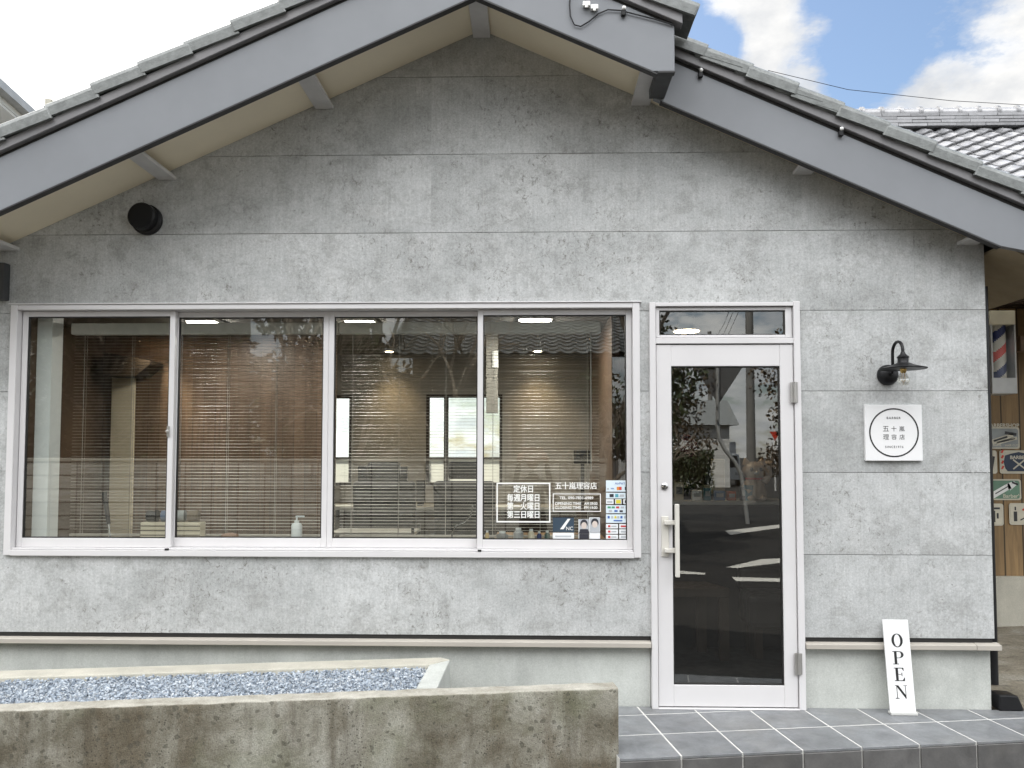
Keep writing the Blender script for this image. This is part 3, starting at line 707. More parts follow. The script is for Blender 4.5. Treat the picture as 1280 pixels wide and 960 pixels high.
for k, (x0, x1, z0, z1) in enumerate(BW):
    m = MB(); t = .03
    m.box(x0, x0 + t, YB + .01, YB + .08, z0, z1); m.box(x1 - t, x1, YB + .01, YB + .08, z0, z1); m.box(x0 + t, x1 - t, YB + .01, YB + .08, z1 - t, z1); m.box(x0 + t, x1 - t, YB + .01, YB + .08, z0, z0 + t); m.box(x0 + t, x1 - t, YB + .012, YB + .078, 1.35, 1.37)
    if k == 0: xm = x0 + .26 * (x1 - x0); m.box(xm - .02, xm + .02, YB + .005, YB + .085, z0 + t, z1 - t)
    w_ = build(m, 'back_window', DARKW, shop)
    m = MB(); m.box(x0 + t, x1 - t, YB + .04, YB + .043, z0 + t, 1.3495); build(m, 'frosted_pane', FROST, w_)
    m = MB(); m.box(x0 + t, x1 - t, YB + .04, YB + .043, 1.3705, z1 - t); build(m, 'clear_pane', glass_mat('clear_glass', .06), w_)
for q in ((2.44, 2.498), (-3.858, -3.80)): m = MB(); m.box(q[0], q[1], .142, YB, FZ, 2.44); build(m, 'interior_wall', PLAST if q[0] > 0 else BROWNW, shop)
m = MB(); m.box(-2.955, -2.865, .15, .26, .879, 2.3); build(m, 'window_reveal', DECAL, shop)
m = MB(); m.box(-3.798, -1.74, 2.45, 2.52, FZ, 2.439); build(m, 'wood_partition', BROWNW, shop)
m = MB(); m.box(.58, .64, 1.35, YB, FZ, 2.439); build(m, 'wood_partition', BROWNW, shop)
pa = aty(142, 470, 2.43); pb = aty(169, 470, 2.43)
m = MB(); m.box(pa[0], pb[0], 2.40, 2.449, FZ + .02, pa[2]); build(m, 'inner_door', CREAM, shop, bevel=.004)
pa = aty(137, 442, 2.3); pb = aty(194, 471, 2.3); m = MB(); m.prism([(pa[0], pb[2]), (pb[0] - .12, pb[2]), (pb[0], pb[2] + .1), (pb[0], pb[2] + .13), (pa[0], pa[2])], 'y', 2.2, 2.449); build(m, 'door_pelmet', DARKW, shop)
pa = aty(302, 436, 2.9); pb = aty(346, 580, 2.9); m = MB(); m.box(pa[0], pb[0], 2.9, 2.96, FZ, 2.3); build(m, 'grey_partition', GREYP, shop)
pa = aty(608, 400, 2.2); pb = aty(622, 500, 2.2); m = MB(); m.box(pa[0], pb[0], 2.2, 2.3, 1.75, 2.439); build(m, 'ceiling_post', PLAST, shop)
# window-sill board
m = MB(); m.box(-3.0, .6, .142, .39, .855, .878); build(m, 'window_sill', COUNT, shop, bevel=.004)

# ------------------------------------------------------------------ blinds
def blind(x0, x1, label, skip=0):
    r = root('venetian_blind', ((x0 + x1) / 2, .2, 2.2)); yc = .33
    m = MB(); m.box(x0 - .012, x1 + .012, yc - .028, yc + .028, 2.135, 2.205); build(m, 'headrail', M('blind_rail', (.82, .8, .76), .5), r, bevel=.004)
    m = MB(); z = 2.118; rg = random.Random(int(x0 * 100))
    while z > .93:
        tl = .0004 + rg.uniform(-.0006, .0006); d = .0108; pts = [(yc - d, z - tl), (yc, z + .0014), (yc + d, z + tl)]
        vs = [(x0, y, zz) for y, zz in pts] + [(x1, y, zz) for y, zz in pts]
        m.add(vs, [(0, 3, 4, 1), (1, 4, 5, 2)]); z -= .0193
    build(m, 'slat_stack', SLAT, r)
    m = MB(); m.box(x0, x1, yc - .014, yc + .014, .90, .914); build(m, 'bottom_rail', SLAT, r, bevel=.003)
    m = MB(); nn = 6
    for k in range(nn):
        xx = x0 + .07 + (x1 - x0 - .14) * k / (nn - 1)
        for yy in (yc - .0135, yc + .0135): m.box(xx - .0012, xx + .0012, yy - .0006, yy + .0006, .905, 2.14)
    build(m, 'ladder_cord', CORD, r)
    m = MB(); m.tube([(x1 - .05, yc - .03, 2.14), (x1 - .05, yc - .03, 1.3)], .004, 8); build(m, 'tilt_wand', CORD, r)
    tag(r, label, 'blind'); return r
blind(-2.83, -1.2, 'fully lowered venetian blind behind the two left window sashes')
blind(-1.17, .40, 'fully lowered venetian blind behind the payment stickers and white window lettering')

# ------------------------------------------------------------------ vent, lamp, signs on the wall
r = root('vent_hood', (-2.23, -.06, 2.67)); c = Vector((-2.229, 0, 2.752))
m = MB(); m.lathe([(.088, 0), (.088, .02), (.08, .026)], c, (0, -1, 0), 32); build(m, 'flange', BLACK, r, smooth=True)
m = MB(); m.lathe([(.078, .02), (.078, .072), (.07, .08), (0, .082)], c + Vector((-.006, 0, .006)), (0, -1, 0), 32); build(m, 'hood', BLACK, r, smooth=True)
tag(r, 'round black vent hood high on the grey wall under the left eave', 'vent')
r = root('wall_lamp', (1.985, -.1, 1.78)); lx = 1.985; c = Vector((lx, -.001, 1.846))
m = MB(); m.lathe([(.058, 0), (.058, .012), (.052, .026), (.038, .038), (.018, .044), (0, .045)], c, (0, -1, 0), 28); build(m, 'wall_plate', BLACK, r, smooth=True)
pts = [(lx, -.04, 1.846), (lx, -.062, 1.853), (lx, -.072, 1.875), (lx, -.073, 1.96)]
for k in range(1, 10): a = math.pi * k / 9; pts.append((lx, -.073 - .0615 + .0615 * math.cos(a), 1.96 + .055 * math.sin(a)))
pts.append((lx, -.196, 1.93)); m = MB(); m.tube(pts, .0085, 12); build(m, 'gooseneck_arm', BLACK, r, smooth=True)
sc_ = Vector((lx, -.196, 1.862))
m = MB(); m.lathe([(.03, .022), (.03, .03), (.027, .034), (.027, .055), (.03, .058), (.03, .064), (.014, .078), (.010, .09)], sc_, (0, 0, 1), 24); build(m, 'socket', BLACK, r, smooth=True)
m = MB(); m.lathe([(.118, -.002), (.119, .001), (.06, .018), (.032, .03), (.02, .03), (.031, .026), (.058, .014), (.116, -.003)], sc_, (0, 0, 1), 40); build(m, 'lamp_shade', BLACK, r, smooth=True)
m = MB(); m.lathe([(.016, .02), (.017, -.005), (.014, -.02), (.011, -.024)], sc_, (0, 0, 1), 16); build(m, 'bulb_cap', M('brass', (.55, .38, .14), .3, .9), r, smooth=True)
m = MB(); m.lathe([(.012, -.018), (.02, -.035), (.031, -.056), (.033, -.068), (.027, -.084), (.014, -.094), (0, -.096)], sc_, (0, 0, 1), 24); build(m, 'bulb', glass_mat('bulb_glass', .25, (.96, .95, .92)), r, smooth=True)
m = MB(); m.tube([(lx - .006, -.196, 1.842), (lx - .009, -.196, 1.80), (lx, -.196, 1.785), (lx + .009, -.196, 1.80), (lx + .006, -.196, 1.842)], .0012, 6); build(m, 'filament', M('filament_wire', (.6, .35, .12), .4, .8), r)
tag(r, 'black gooseneck wall lamp with flat shade and clear bulb above the round logo sign', 'lamp')
r = root('shop_sign', (2.005, -.01, 1.367))
m = MB(); m.box(1.849, 2.162, -.022, -.001, 1.367, 1.678); build(m, 'board', WHITE, r, bevel=.0015)
m = MB(); n = 72; cx, cz = 2.006, 1.523
for rr in (.1365, .1285): m.add([(cx + rr * math.cos(2 * math.pi * k / n), -.0228, cz + rr * math.sin(2 * math.pi * k / n)) for k in range(n)], [])
m.add([], [(k - 2 * n + 2 * n, (k + 1) % n, n + (k + 1) % n, n + k) for k in []])
m.f = [(k, (k + 1) % n, n + (k + 1) % n, n + k) for k in range(n)]; m.m = [0] * n
build(m, 'ring', INK, r)
GINK = M('grey_ink', (.05, .05, .05), .5)
build(text('BARBER', cx, -.0228, 1.605, h=.0125, font_sp=1.35, bold=.012), 'trade_lettering', GINK, r); build(text('SINCE1976', cx, -.0228, 1.444, h=.0125, font_sp=1.3, bold=.012), 'year_lettering', GINK, r)
m = MB()
for i, ch in enumerate('五十嵐'): m.merge(text(ch, cx + (i - 1) * .044, -.0228, 1.545, h=.029))
for i, ch in enumerate('理容店'): m.merge(text(ch, cx + (i - 1) * .044, -.0228, 1.499, h=.029))
build(m, 'name_lettering', GINK, r)
tag(r, 'square white sign with a black ring and small lettering below the wall lamp', 'sign')
# OPEN board leaning on the wall; serif letters cut by hand
r = root('open_sign', (1.995, -.075, 0))
bl_ = Vector((1.927, -.078, .016)); ax = Vector((1, 0, 0)); tl = Vector((-.012, .045, .482)); up = tl.normalized(); nrm = ax.cross(up).normalized(); hgt = .484; wid = .138
m = MB(); cc = bl_ + ax * wid / 2 + up * hgt / 2; m.obox(cc, ax, up, nrm, wid / 2, hgt / 2, .004); build(m, 'board', WHITE, r, bevel=.001)
m = MB(); m.box(1.925, 2.068, -.1, -.058, .001, .016); build(m, 'foot', M('grey_plastic', (.55, .55, .53), .5), r, bevel=.002)
def serif(ch):
    if ch == 'O':
        n = 32; v = []; f = []
        for k in range(n):
            a = 2 * math.pi * k / n; v.append((.5 + .46 * math.cos(a), .5 + .52 * math.sin(a)))
        for k in range(n):
            a = 2 * math.pi * k / n; v.append((.5 + .25 * math.cos(a), .5 + .46 * math.sin(a)))
        return v, [(k, (k + 1) % n, n + (k + 1) % n, n + k) for k in range(n)]
    R_ = lambda a, b, c, d: [(a, c), (b, c), (b, d), (a, d)]
    polys = []
    if ch == 'P':
        polys = [R_(.16, .37, 0, 1), R_(.03, .16, 0, .055), R_(.37, .5, 0, .055), R_(.03, .16, .945, 1)]
        n = 14; out = [(.55 + .38 * math.cos(-math.pi / 2 + math.pi * k / n), .735 + .265 * math.sin(-math.pi / 2 + math.pi * k / n)) for k in range(n + 1)]
        inn_ = [(.53 + .19 * math.cos(-math.pi / 2 + math.pi * k / n), .735 + .225 * math.sin(-math.pi / 2 + math.pi * k / n)) for k in range(n + 1)]
        v = out + inn_; f = [(k, k + 1, n + 2 + k, n + 1 + k) for k in range(n)]
        polys += [R_(.37, .56, .945, 1), R_(.37, .56, .47, .51)]
        for p in polys: f.append(tuple(range(len(v), len(v) + 4))); v += p
        return v, f
    if ch == 'E':
        polys = [R_(.16, .37, 0, 1), R_(.03, .16, 0, .055), R_(.03, .16, .945, 1), R_(.37, .82, .945, 1), R_(.37, .86, 0, .055), R_(.37, .6, .485, .52),
                 [(.82, 1), (.66, .965), (.8, .75), (.83, .75)], [(.86, 0), (.89, .28), (.86, .28), (.68, .055)], [(.6, .485), (.66, .36), (.69, .36), (.69, .5)], [(.6, .52), (.69, .5), (.69, .65), (.66, .65)]]
    if ch == 'N':
        polys = [R_(.14, .19, 0, 1), R_(.02, .31, 0, .055), R_(.80, .85, 0, 1), R_(.68, .97, .965, 1), [(.02, 1), (.02, .965), (.14, .965), (.3, 1)], [(.3, 1), (.14, .965), (.14, .94), (.80, .0), (.85, 0), (.85, .22)]]
    v = []; f = []
    for p in polys: f.append(tuple(range(len(v), len(v) + len(p)))); v += p
    return v, f
m = MB()
for ch, h0 in zip('OPEN', (.745, .556, .375, .185)):
    v, f = serif(ch); lh, lw = .07, .066 if ch != 'N' else .07
    m.add([bl_ + ax * (.069 - lw / 2 + p[0] * lw) + up * ((h0 - .045) * hgt + p[1] * lh) + nrm * .0048 for p in v], f)
build(m, 'lettering', INK, r)
tag(r, 'tall narrow white OPEN board leaning against the wall right of the door', 'sign')

# ------------------------------------------------------------------ window lettering and stickers (on the glass of the right sash)
YG = .0335
def decal(m, name, label, cat, mat=DECAL): return tag(build(m, name, mat), label, cat)
def gp(px, py): p = aty(px, py, YG); return p[0], p[2]
def frame_mb(m, x0, x1, z0, z1, t, y=YG):
    m.add([(x0, y, z0), (x1, y, z0), (x1, y, z1), (x0, y, z1), (x0 + t, y, z0 + t), (x1 - t, y, z0 + t), (x1 - t, y, z1 - t), (x0 + t, y, z1 - t)], [(0, 1, 5, 4), (1, 2, 6, 5), (2, 3, 7, 6), (3, 0, 4, 7)])
m = MB(); a = gp(620.5, 653); b = gp(688, 603.5); frame_mb(m, a[0], b[0], a[1], b[1], .0075)
for s, py, w in (('定休日', 611, 24), ('毎週月曜日', 622, 40), ('第一火曜日', 632.5, 40), ('第三日曜日', 643, 40)):
    c = gp(654, py); [m.merge(text(s, c[0] + dx, YG - .0003 * i, c[1] + dz, w=w * .00455, h=.042)) for i, (dx, dz) in enumerate(((0, 0), (.0011, 0), (-.0011, 0), (0, .0009), (0, -.0009)))]
decal(m, 'holiday_notice', 'white framed closing days lettering on the right window pane', 'window lettering')
m = MB(); c = gp(720, 607); [m.merge(text('五十嵐理容店', c[0] + dx, YG - .0003 * i, c[1], w=.235, h=.04)) for i, dx in enumerate((0, .0008, -.0008))]; decal(m, 'name_lettering', 'white shop name lettering on the glass above the phone number frame', 'window lettering')
m = MB(); a = gp(691, 639.5); b = gp(751, 617); frame_mb(m, a[0], b[0], a[1], b[1], .0045)
for s, px, py, w in (('TEL. 090-7831-6989', 720.5, 622.3, 42), ('OPENING TIME', 710, 629.5, 32.5), ('AM 09:00', 738.5, 629.5, 16.5), ('CLOSING TIME', 710, 634.5, 32.5), ('PM 19:00', 738.5, 634.5, 16.5)):
    c = gp(px, py); m.merge(text(s, c[0], YG, c[1], w=w * .00455, h=.0165, bold=.02))
decal(m, 'hours_lettering', 'white framed phone number and opening hours on the glass', 'window lettering')
colr = [M('sticker_' + n, c, .5, var=.02) for n, c in (('white', (.8, .82, .83)), ('pale_blue', (.68, .78, .84)), ('red', (.55, .05, .05)), ('orange', (.7, .25, .04)), ('blue', (.06, .14, .42)), ('green', (.08, .32, .18)), ('yellow', (.7, .6, .05)), ('ink', (.03, .03, .04)), ('teal', (.1, .35, .42)), ('grey', (.45, .47, .5)))]
def srect(m, i, px0, py0, px1, py1, y): a = gp(px0, py1); b = gp(px1, py0); m.mat(i); m.box(a[0], b[0], y, y + .0006, a[1], b[1])
def stickers(name, label, rects):
    m = MB()
    for lv, (i, *q) in enumerate(rects): srect(m, i, *q, YG - .0008 * (0 if i in (0, 1) and lv < 9 and q[2] - q[0] > 8 else 1))
    return m
m = MB()
def base(i, *q): srect(m, i, *q, YG)
def logo(i, *q): srect(m, i, *q, YG - .001)
base(1, 757.5, 600.5, 788, 614.5); base(1, 757.5, 616, 788, 623); base(0, 757.5, 624, 767, 630); base(0, 769, 624, 777, 630); base(0, 779, 624, 788, 630)
base(1, 757.5, 631.5, 788, 641.5); base(1, 757.5, 643, 788, 653.5)
for k in range(3): base(0, 757.5, 655 + k * 6.7, 772.5, 660.5 + k * 6.7); base(0, 774, 655 + k * 6.7, 788, 660.5 + k * 6.7)
logo(3, 771, 608.5, 774, 612.5); logo(2, 774, 608.5, 777, 612.5); logo(7, 781, 608.5, 786, 612.5); logo(9, 758.8, 610, 761, 612); logo(7, 762, 617.5, 767, 621.5); logo(8, 769, 617.5, 773, 621.5); logo(9, 774.5, 618, 780, 621); logo(9, 782, 619, 787, 620.5)
logo(9, 759, 626, 765.5, 628.5); logo(6, 770, 624.8, 776, 629.3); logo(7, 781, 625.3, 786.5, 628.8)
for i, x, y in ((5, 759.5, 633), (5, 764.5, 633), (2, 770, 633), (9, 776, 633), (9, 781.5, 633), (9, 761, 637.5), (4, 768, 637.5), (7, 774.5, 637.8)): logo(i, x, y, x + 4, y + 2.4)
for i, x in ((4, 759.5), (9, 764), (6, 768), (9, 771.5), (4, 775.5), (9, 780)): logo(i, x, 645, x + 2.6, 648)
logo(4, 767, 650, 778, 651.6)
for k in range(3):
    logo(2, 760, 656.5 + k * 6.7, 763, 659 + k * 6.7); logo(9, 764, 657 + k * 6.7, 770.5, 658.6 + k * 6.7); logo(2 if k == 0 else 9, 776, 656.8 + k * 6.7, 786, 658.8 + k * 6.7)
r = root('payment_stickers', (.5, YG, .9)); build(m, 'sheet', colr, r)
m = MB(); c = gp(775, 604.3); m.merge(text('AirPAY', c[0], YG - .001, c[1], h=.013)); c = gp(765.5, 610.7); m.merge(text('VISA', c[0], YG - .001, c[1], w=.021, h=.008, bold=.03)); build(m, 'lettering', colr[4], r)
tag(r, 'strip of pale card and payment logo stickers at the bottom right of the window', 'stickers')
r = root('leaflet', (.1, YG, .9)); m = MB()
base(4, 691, 647, 717.5, 665); base(0, 691, 666, 717.5, 676); build(m, 'sheet', [colr[0], colr[1], colr[2], colr[3], M('leaflet_blue', (.035, .06, .09), .5), *colr[5:]], r)
m = MB(); a = gp(700, 661.5); b = gp(709.5, 648.5); m.prism([(a[0], a[1]), (a[0] + .02, a[1]), (b[0] + .016, b[1]), (b[0], b[1])], 'y', YG - .001, YG - .0004); c = gp(712, 660.5); m.merge(text('NC', c[0], YG - .001, c[1], h=.02)); build(m, 'razor_print', DECAL, r)
m = MB(); c = gp(704, 670); m.merge(text('', c[0], YG - .001, c[1], h=.01)) if False else None; a = gp(694, 671); b = gp(714, 669.5); m.box(a[0], b[0], YG - .001, YG - .0004, a[1], b[1]); build(m, 'print_line', colr[9], r)
tag(r, 'dark blue leaflet with a white razor stuck under the opening hours', 'leaflet')
r = root('portrait_card', (.25, YG, .9)); m = MB(); base(0, 723.2, 649, 736, 676); base(0, 736.6, 646.8, 750, 676)
mm = m; m = MB(); 
m = mm
for i, px in enumerate((730, 743.5)):
    py = 656 if i == 0 else 654.5
    logo(9, px - 6, py - 7, px + 6, py + 11)
build(m, 'sheet', colr, r)
for i, px in enumerate((730, 743.5)):
    py = 656 if i == 0 else 654.5; c = gp(px, py)
    def disc(x, z, rx, rz, y, nn=20): return MB().add([(x + rx * math.cos(2 * math.pi * k / nn), y, z + rz * math.sin(2 * math.pi * k / nn)) for k in range(nn)], [tuple(range(nn))])
    m = disc(c[0], c[1] + .006, .021, .024, YG - .0018); build(m, 'hair_print', colr[7], r)
    m = disc(c[0], c[1] - .004, .0155, .019, YG - .0024); build(m, 'face_print', M('print_skin', (.6, .52, .47), .6), r)
    m = MB(); m.prism([(c[0] - .03, c[1] - .05), (c[0] + .03, c[1] - .05), (c[0] + .022, c[1] - .024), (c[0] - .022, c[1] - .024)], 'y', YG - .0022, YG - .0018); build(m, 'shirt_print', colr[7] if i == 0 else colr[9], r)
    m = MB(); a = gp(px - 6, 675); b = gp(px + 6, 667.5); m.box(a[0], b[0], YG - .0016, YG - .0011, a[1], b[1]); build(m, 'caption_print', colr[7] if i == 0 else colr[0], r)
tag(r, 'two black and white hairstyle portrait cards side by side in the window', 'leaflet')

# ------------------------------------------------------------------ cables and clips on the fascia
def px_path(pts, y): return [Vector(aty(a, b, y)) for a, b in pts]
r = root('drop_cable', (.3, -.53, 3.6)); m = MB()
path = [(713, -8), (712, 6), (713, 20), (718, 31), (726, 33), (736, 27), (748, 17), (760, 12), (776, 13), (795, 18), (815, 23), (842, 31)]
m.tube(px_path(path, -.53), .0035, 8); build(m, 'wire', BLACK, r, smooth=True)
for k, (px, py) in enumerate(((733, 6), (743, 10))):
    p = aty(px, py, -.531); m = MB(); m.box(p[0] - .019, p[0] + .019, -.545, -.522, p[2] - .012, p[2] + .014); m.box(p[0] - .008, p[0] + .006, -.552, -.546, p[2] - .026, p[2] + .004); build(m, 'terminal', DECAL, r, bevel=.003)
tag(r, 'thin black cable drooping from white terminals on the gable fascia', 'cable')
def clip_thing(px, py, y, label):
    p = aty(px, py, y); r = root('cable_clip', tuple(p)); m = MB(); m.box(p[0] - .012, p[0] + .012, y - .022, y - .001, p[2] - .026, p[2] + .004); build(m, 'body', BLACK, r, bevel=.003)
    m = MB(); m.ell((p[0] + .002, y - .02, p[2] + .012), .011, .011, .011, 12, 8); build(m, 'knob', DECAL, r, smooth=True)
    tag(r, label, 'cable clip', 'clips along the fascia')
clip_thing(779, 15.5, -.521, 'small black clip with white knob holding the drooping cable on the gable fascia')
clip_thing(875, 92.5, -.201, 'small black clip with white knob on the lower fascia just right of the roof step')
clip_thing(1050, 165.5, -.201, 'small black clip with white knob halfway down the lower right fascia')
m = MB(); m.tube([Vector(aty(960, 88, 24)), Vector(aty(1060, 112, 25)), Vector(aty(1190, 126, 26)), Vector(aty(1400, 138, 28))], .011, 6); tag(build(m, 'overhead_wire', BLACK), 'thin overhead wire crossing the blue sky behind the roof', 'wire')

# ------------------------------------------------------------------ inside the shop
m0 = None
def ceil_light(px, py, y, w, d, label, mat=LAMP):
    p = aty(px, py, y); p[2] = 2.438; x = p[0]
    t = (2.41 - CAM[2]) / ray(px, py)[2]; yy = CAM[1] + ray(px, py)[1] * t; x = CAM[0] + ray(px, py)[0] * t
    r = root('ceiling_light', (x, yy, 2.4)); m = MB(); m.box(x - w / 2 - .02, x + w / 2 + .02, yy - d / 2 - .02, yy + d / 2 + .02, 2.418, 2.439); build(m, 'housing', DECAL, r, bevel=.003)
    m = MB(); m.box(x - w / 2, x + w / 2, yy - d / 2, yy + d / 2, 2.405, 2.417); build(m, 'diffuser', mat, r); tag(r, label, 'ceiling light', 'ceiling lights inside the shop')
    return yy
ceil_light(266, 409, 0, .2, .5, 'white ceiling light seen through the second window sash')
ceil_light(457, 409, 0, .2, .5, 'white ceiling light seen through the third window sash')
ceil_light(669, 407, 0, .22, .5, 'white ceiling light seen through the fourth window sash')
p = aty(858, 414, 1.5); r = root('downlight', (p[0], 1.5, p[2])); m = MB(); m.lathe([(.10, 0), (.10, .02), (.06, .05), (.05, .3), (0, .3)], (p[0], 1.5, p[2]), (0, 0, 1), 24); build(m, 'housing', DECAL, r, smooth=True)
m = MB(); m.lathe([(.092, -.004), (.092, 0)], (p[0], 1.5, p[2]), (0, 0, 1), 24); build(m, 'diffuser', WLAMP, r); tag(r, 'round warm lamp behind the glass above the door', 'ceiling light')
def spot(x, y, z, tx, ty, tz, e, col=(1, .7, .38), size=70):
    l = bpy.data.lights.new('downlight_lamp', 'SPOT'); l.energy = e; l.color = col; l.spot_size = R(size); l.spot_blend = 1; l.shadow_soft_size = .09
    o = bpy.data.objects.new('downlight_lamp', l); COL.objects.link(o); o.location = (x, y, z)
    o.rotation_euler = Vector((tx - x, ty - y, tz - z)).to_track_quat('-Z', 'Y').to_euler(); return o
for px, py, yy, e, label in ((492, 436, YB, 22, 'recessed warm downlight washing the back wall behind the third sash'), (672, 440, YB, 22, 'recessed warm downlight washing the back wall behind the fourth sash'), (200, 420, 2.45, 75, 'recessed warm downlight washing the brown panelling on the left')):
    p = aty(px, py, yy); r = root('recessed_downlight', (p[0], yy - .25, 2.43)); m = MB(); m.lathe([(.055, 0), (.055, .008), (.045, .009)], (p[0], yy - .25, 2.43), (0, 0, 1), 20); build(m, 'trim_ring', ALUD, r, smooth=True)
    m = MB(); m.lathe([(.04, -.001), (.04, .004)], (p[0], yy - .25, 2.43), (0, 0, 1), 20); build(m, 'lens', WLAMP, r); tag(r, label, 'ceiling light', 'recessed downlights')
    spot(p[0], yy - .25, 2.42, p[0], yy - .05, .5, e, (1, .7, .38) if px > 300 else (1, .86, .62), 95)
a = aty(340, 620, YB - .5); b = aty(720, 650, YB - .5)
r = root('styling_counter', ((a[0] + b[0]) / 2, YB - .3, FZ)); m = MB(); m.box(a[0], .55, YB - .52, YB - .04, .86, .9); build(m, 'worktop', COUNT, r, bevel=.005); m = MB(); m.box(a[0] + .03, .54, YB - .48, YB - .05, FZ, .859); build(m, 'cabinet', DARKW, r)
tag(r, 'long pale topped counter under the back windows of the shop', 'counter')
for px0, py0, px1, py1, yy, nm, lab in ((447, 582, 509, 624, 3.3, 'television', 'large black screen standing on the back counter between the windows'), (520, 600, 531, 626, 3.28, 'hair_dryer', 'dark hair dryer stand on the back counter beside the wide window')):
    a = aty(px0, py1, yy); b = aty(px1, py0, yy); r = root(nm, ((a[0] + b[0]) / 2, yy, .901)); m = MB(); m.box(a[0], b[0], yy, yy + .05, .94, b[2]); build(m, 'casing', BLACK, r, bevel=.006)
    m = MB(); m.box((a[0] + b[0]) / 2 - (b[0] - a[0]) * .3, (a[0] + b[0]) / 2 + (b[0] - a[0]) * .3, yy - .04, yy + .09, .901, .9395); build(m, 'foot', BLACK, r, bevel=.004); tag(r, lab, nm.replace('_', ' '))
r = root('trolley', (-1.35, 1.5, FZ)); a = aty(415, 655, 1.5); b = aty(520, 640, 1.5)
for zz in (.42, .62, .8): m = MB(); m.box(a[0], b[0], 1.4, 1.75, zz, zz + .022); build(m, 'shelf', COUNT, r, bevel=.003)
for xx in (a[0], b[0] - .02):
    for yy in (1.4, 1.73): m = MB(); m.box(xx + .0005, xx + .0195, yy + .0005, yy + .0195, FZ, .86); build(m, 'upright', BLACK, r)
tag(r, 'low black framed trolley with three pale shelves in the middle of the shop', 'trolley')
def barber_chair(px, y, label):
    p = aty(px, 600, y); x = p[0]; r = root('barber_chair', (x, y, FZ))
    m = MB(); m.lathe([(.3, 0), (.3, .02), (.08, .05), (.07, .36), (.12, .4)], (x, y, FZ), (0, 0, 1), 24); build(m, 'pedestal', CHROME, r, smooth=True)
    m = MB(); m.box(x - .27, x + .27, y - .27, y + .25, .44, .56); build(m, 'seat', LEATH, r, bevel=.04, seg=3)
    m = MB(); m.obox((x, y - .3, .86), (1, 0, 0), (0, .98, .17), (0, -.17, .98), .25, .05, .33); build(m, 'backrest', LEATH, r, bevel=.035, seg=3)
    m = MB(); m.obox((x, y - .36, 1.27), (1, 0, 0), (0, .98, .17), (0, -.17, .98), .13, .04, .07); build(m, 'headrest', LEATH, r, bevel=.025, seg=3)
    for s in (-1, 1):
        m = MB(); m.box(x + s * .31 - .04, x + s * .31 + .04, y - .25, y + .2, .66, .71); m.box(x + s * .3 - .02, x + s * .3 + .02, y - .1, y + .1, .5, .66); build(m, 'armrest', LEATH, r, bevel=.015, seg=2)
    m = MB(); m.box(x - .2, x + .2, y + .35, y + .5, .2, .23); m.box(x - .03, x + .03, y + .2, y + .4, .22, .45); build(m, 'footrest', CHROME, r, bevel=.005)
    tag(r, label, 'barber chair', 'barber chairs along the counter')
barber_chair(490, 2.2, 'black leather barber chair seen in the middle of the third sash'); barber_chair(585, 2.3, 'black leather barber chair in front of the wide back window')
# sill goods
ZS = .8785; YS = .205
def lathe_thing(name, parts, x, y, z, label, cat, group=None):
    r = root(name, (x, y, z))
    for pn, prof, mat in parts: m = MB(); m.lathe(prof, (x, y, z), (0, 0, 1), 20); build(m, pn, mat, r, smooth=True)
    return tag(r, label, cat, group)
WPL = M('white_plastic', (.7, .71, .7), .4, var=.03)
x = aty(371, 650, YS)[0]
r = lathe_thing('soap_dispenser', [('bottle', [(.03, 0), (.032, .005), (.032, .1), (.026, .112), (.012, .116)], WPL), ('collar', [(.014, .1165), (.014, .13), (.005, .131), (.005, .15)], WPL)], x, YS, ZS, 'white pump soap dispenser on the sill behind the second sash', 'dispenser')
m = MB(); m.box(x - .007, x + .045, YS - .007, YS + .007, ZS + .148, ZS + .158); build(m, 'nozzle', WPL, r, bevel=.002)
a = aty(183, 672, YS + .08); b = aty(257, 648, YS + .08)
r = root('storage_box', ((a[0] + b[0]) / 2, YS + .1, ZS)); m = MB(); m.box(a[0], b[0], YS + .0, YS + .085, ZS, ZS + .115); build(m, 'crate', CREAM, r, bevel=.004)
m = MB()
for k in range(4): m.box(a[0] - .001, b[0] + .001, YS - .0035, YS - .0005, ZS + .012 + k * .027, ZS + .016 + k * .027)
build(m, 'slat_gap', DARKW, r); tag(r, 'slatted cream box standing on the sill under the first mullion', 'box')
for k, (px, col, lab) in enumerate(((192, BLACK, 'dark rolled towel lying leftmost on the cream slatted box'), (210, M('blue_cloth', (.14, .18, .26), .9), 'blue grey rolled towel in the middle on the cream slatted box'), (226, M('grey_cloth', (.35, .35, .33), .9), 'pale grey rolled towel second from the end on the slatted box'), (243, M('brown_cloth', (.16, .12, .08), .9), 'brown rolled towel lying rightmost on the cream slatted box'))):
    xx = aty(px, 640, YS + .05)[0]; m = MB(); pts = [(xx - .03, YS + .04, ZS + .15), (xx + .03, YS + .045, ZS + .152)]; m.tube(pts, .033, 16); tag(build(m, 'rolled_towel', col, smooth=True, bevel=0), lab, 'towel', 'rolled towels on the box')
pt = px_path([(130, 615), (134, 640), (136, 655)], .2); pt2 = px_path([(136, 655), (138, 676)], .2)
r = root('golf_club', tuple(pt2[1])); m = MB(); m.tube(pt, [.015, .013, .011], 12); build(m, 'grip', BLACK, r, smooth=True); m = MB(); m.tube(pt2, .006, 10); build(m, 'shaft', CHROME, r, smooth=True); tag(r, 'slim club with black grip leaning behind the first sash', 'golf club')
a = aty(281, 671, YS); m = MB(); m.lathe([(.05, 0), (.055, .01), (.05, .045), (.02, .055)], (a[0] + .03, YS, ZS), (0, 0, 1), 16); tag(build(m, 'clay_dish', M('terracotta', (.32, .19, .13), .8), smooth=True), 'small terracotta dish on the sill behind the second sash', 'dish')
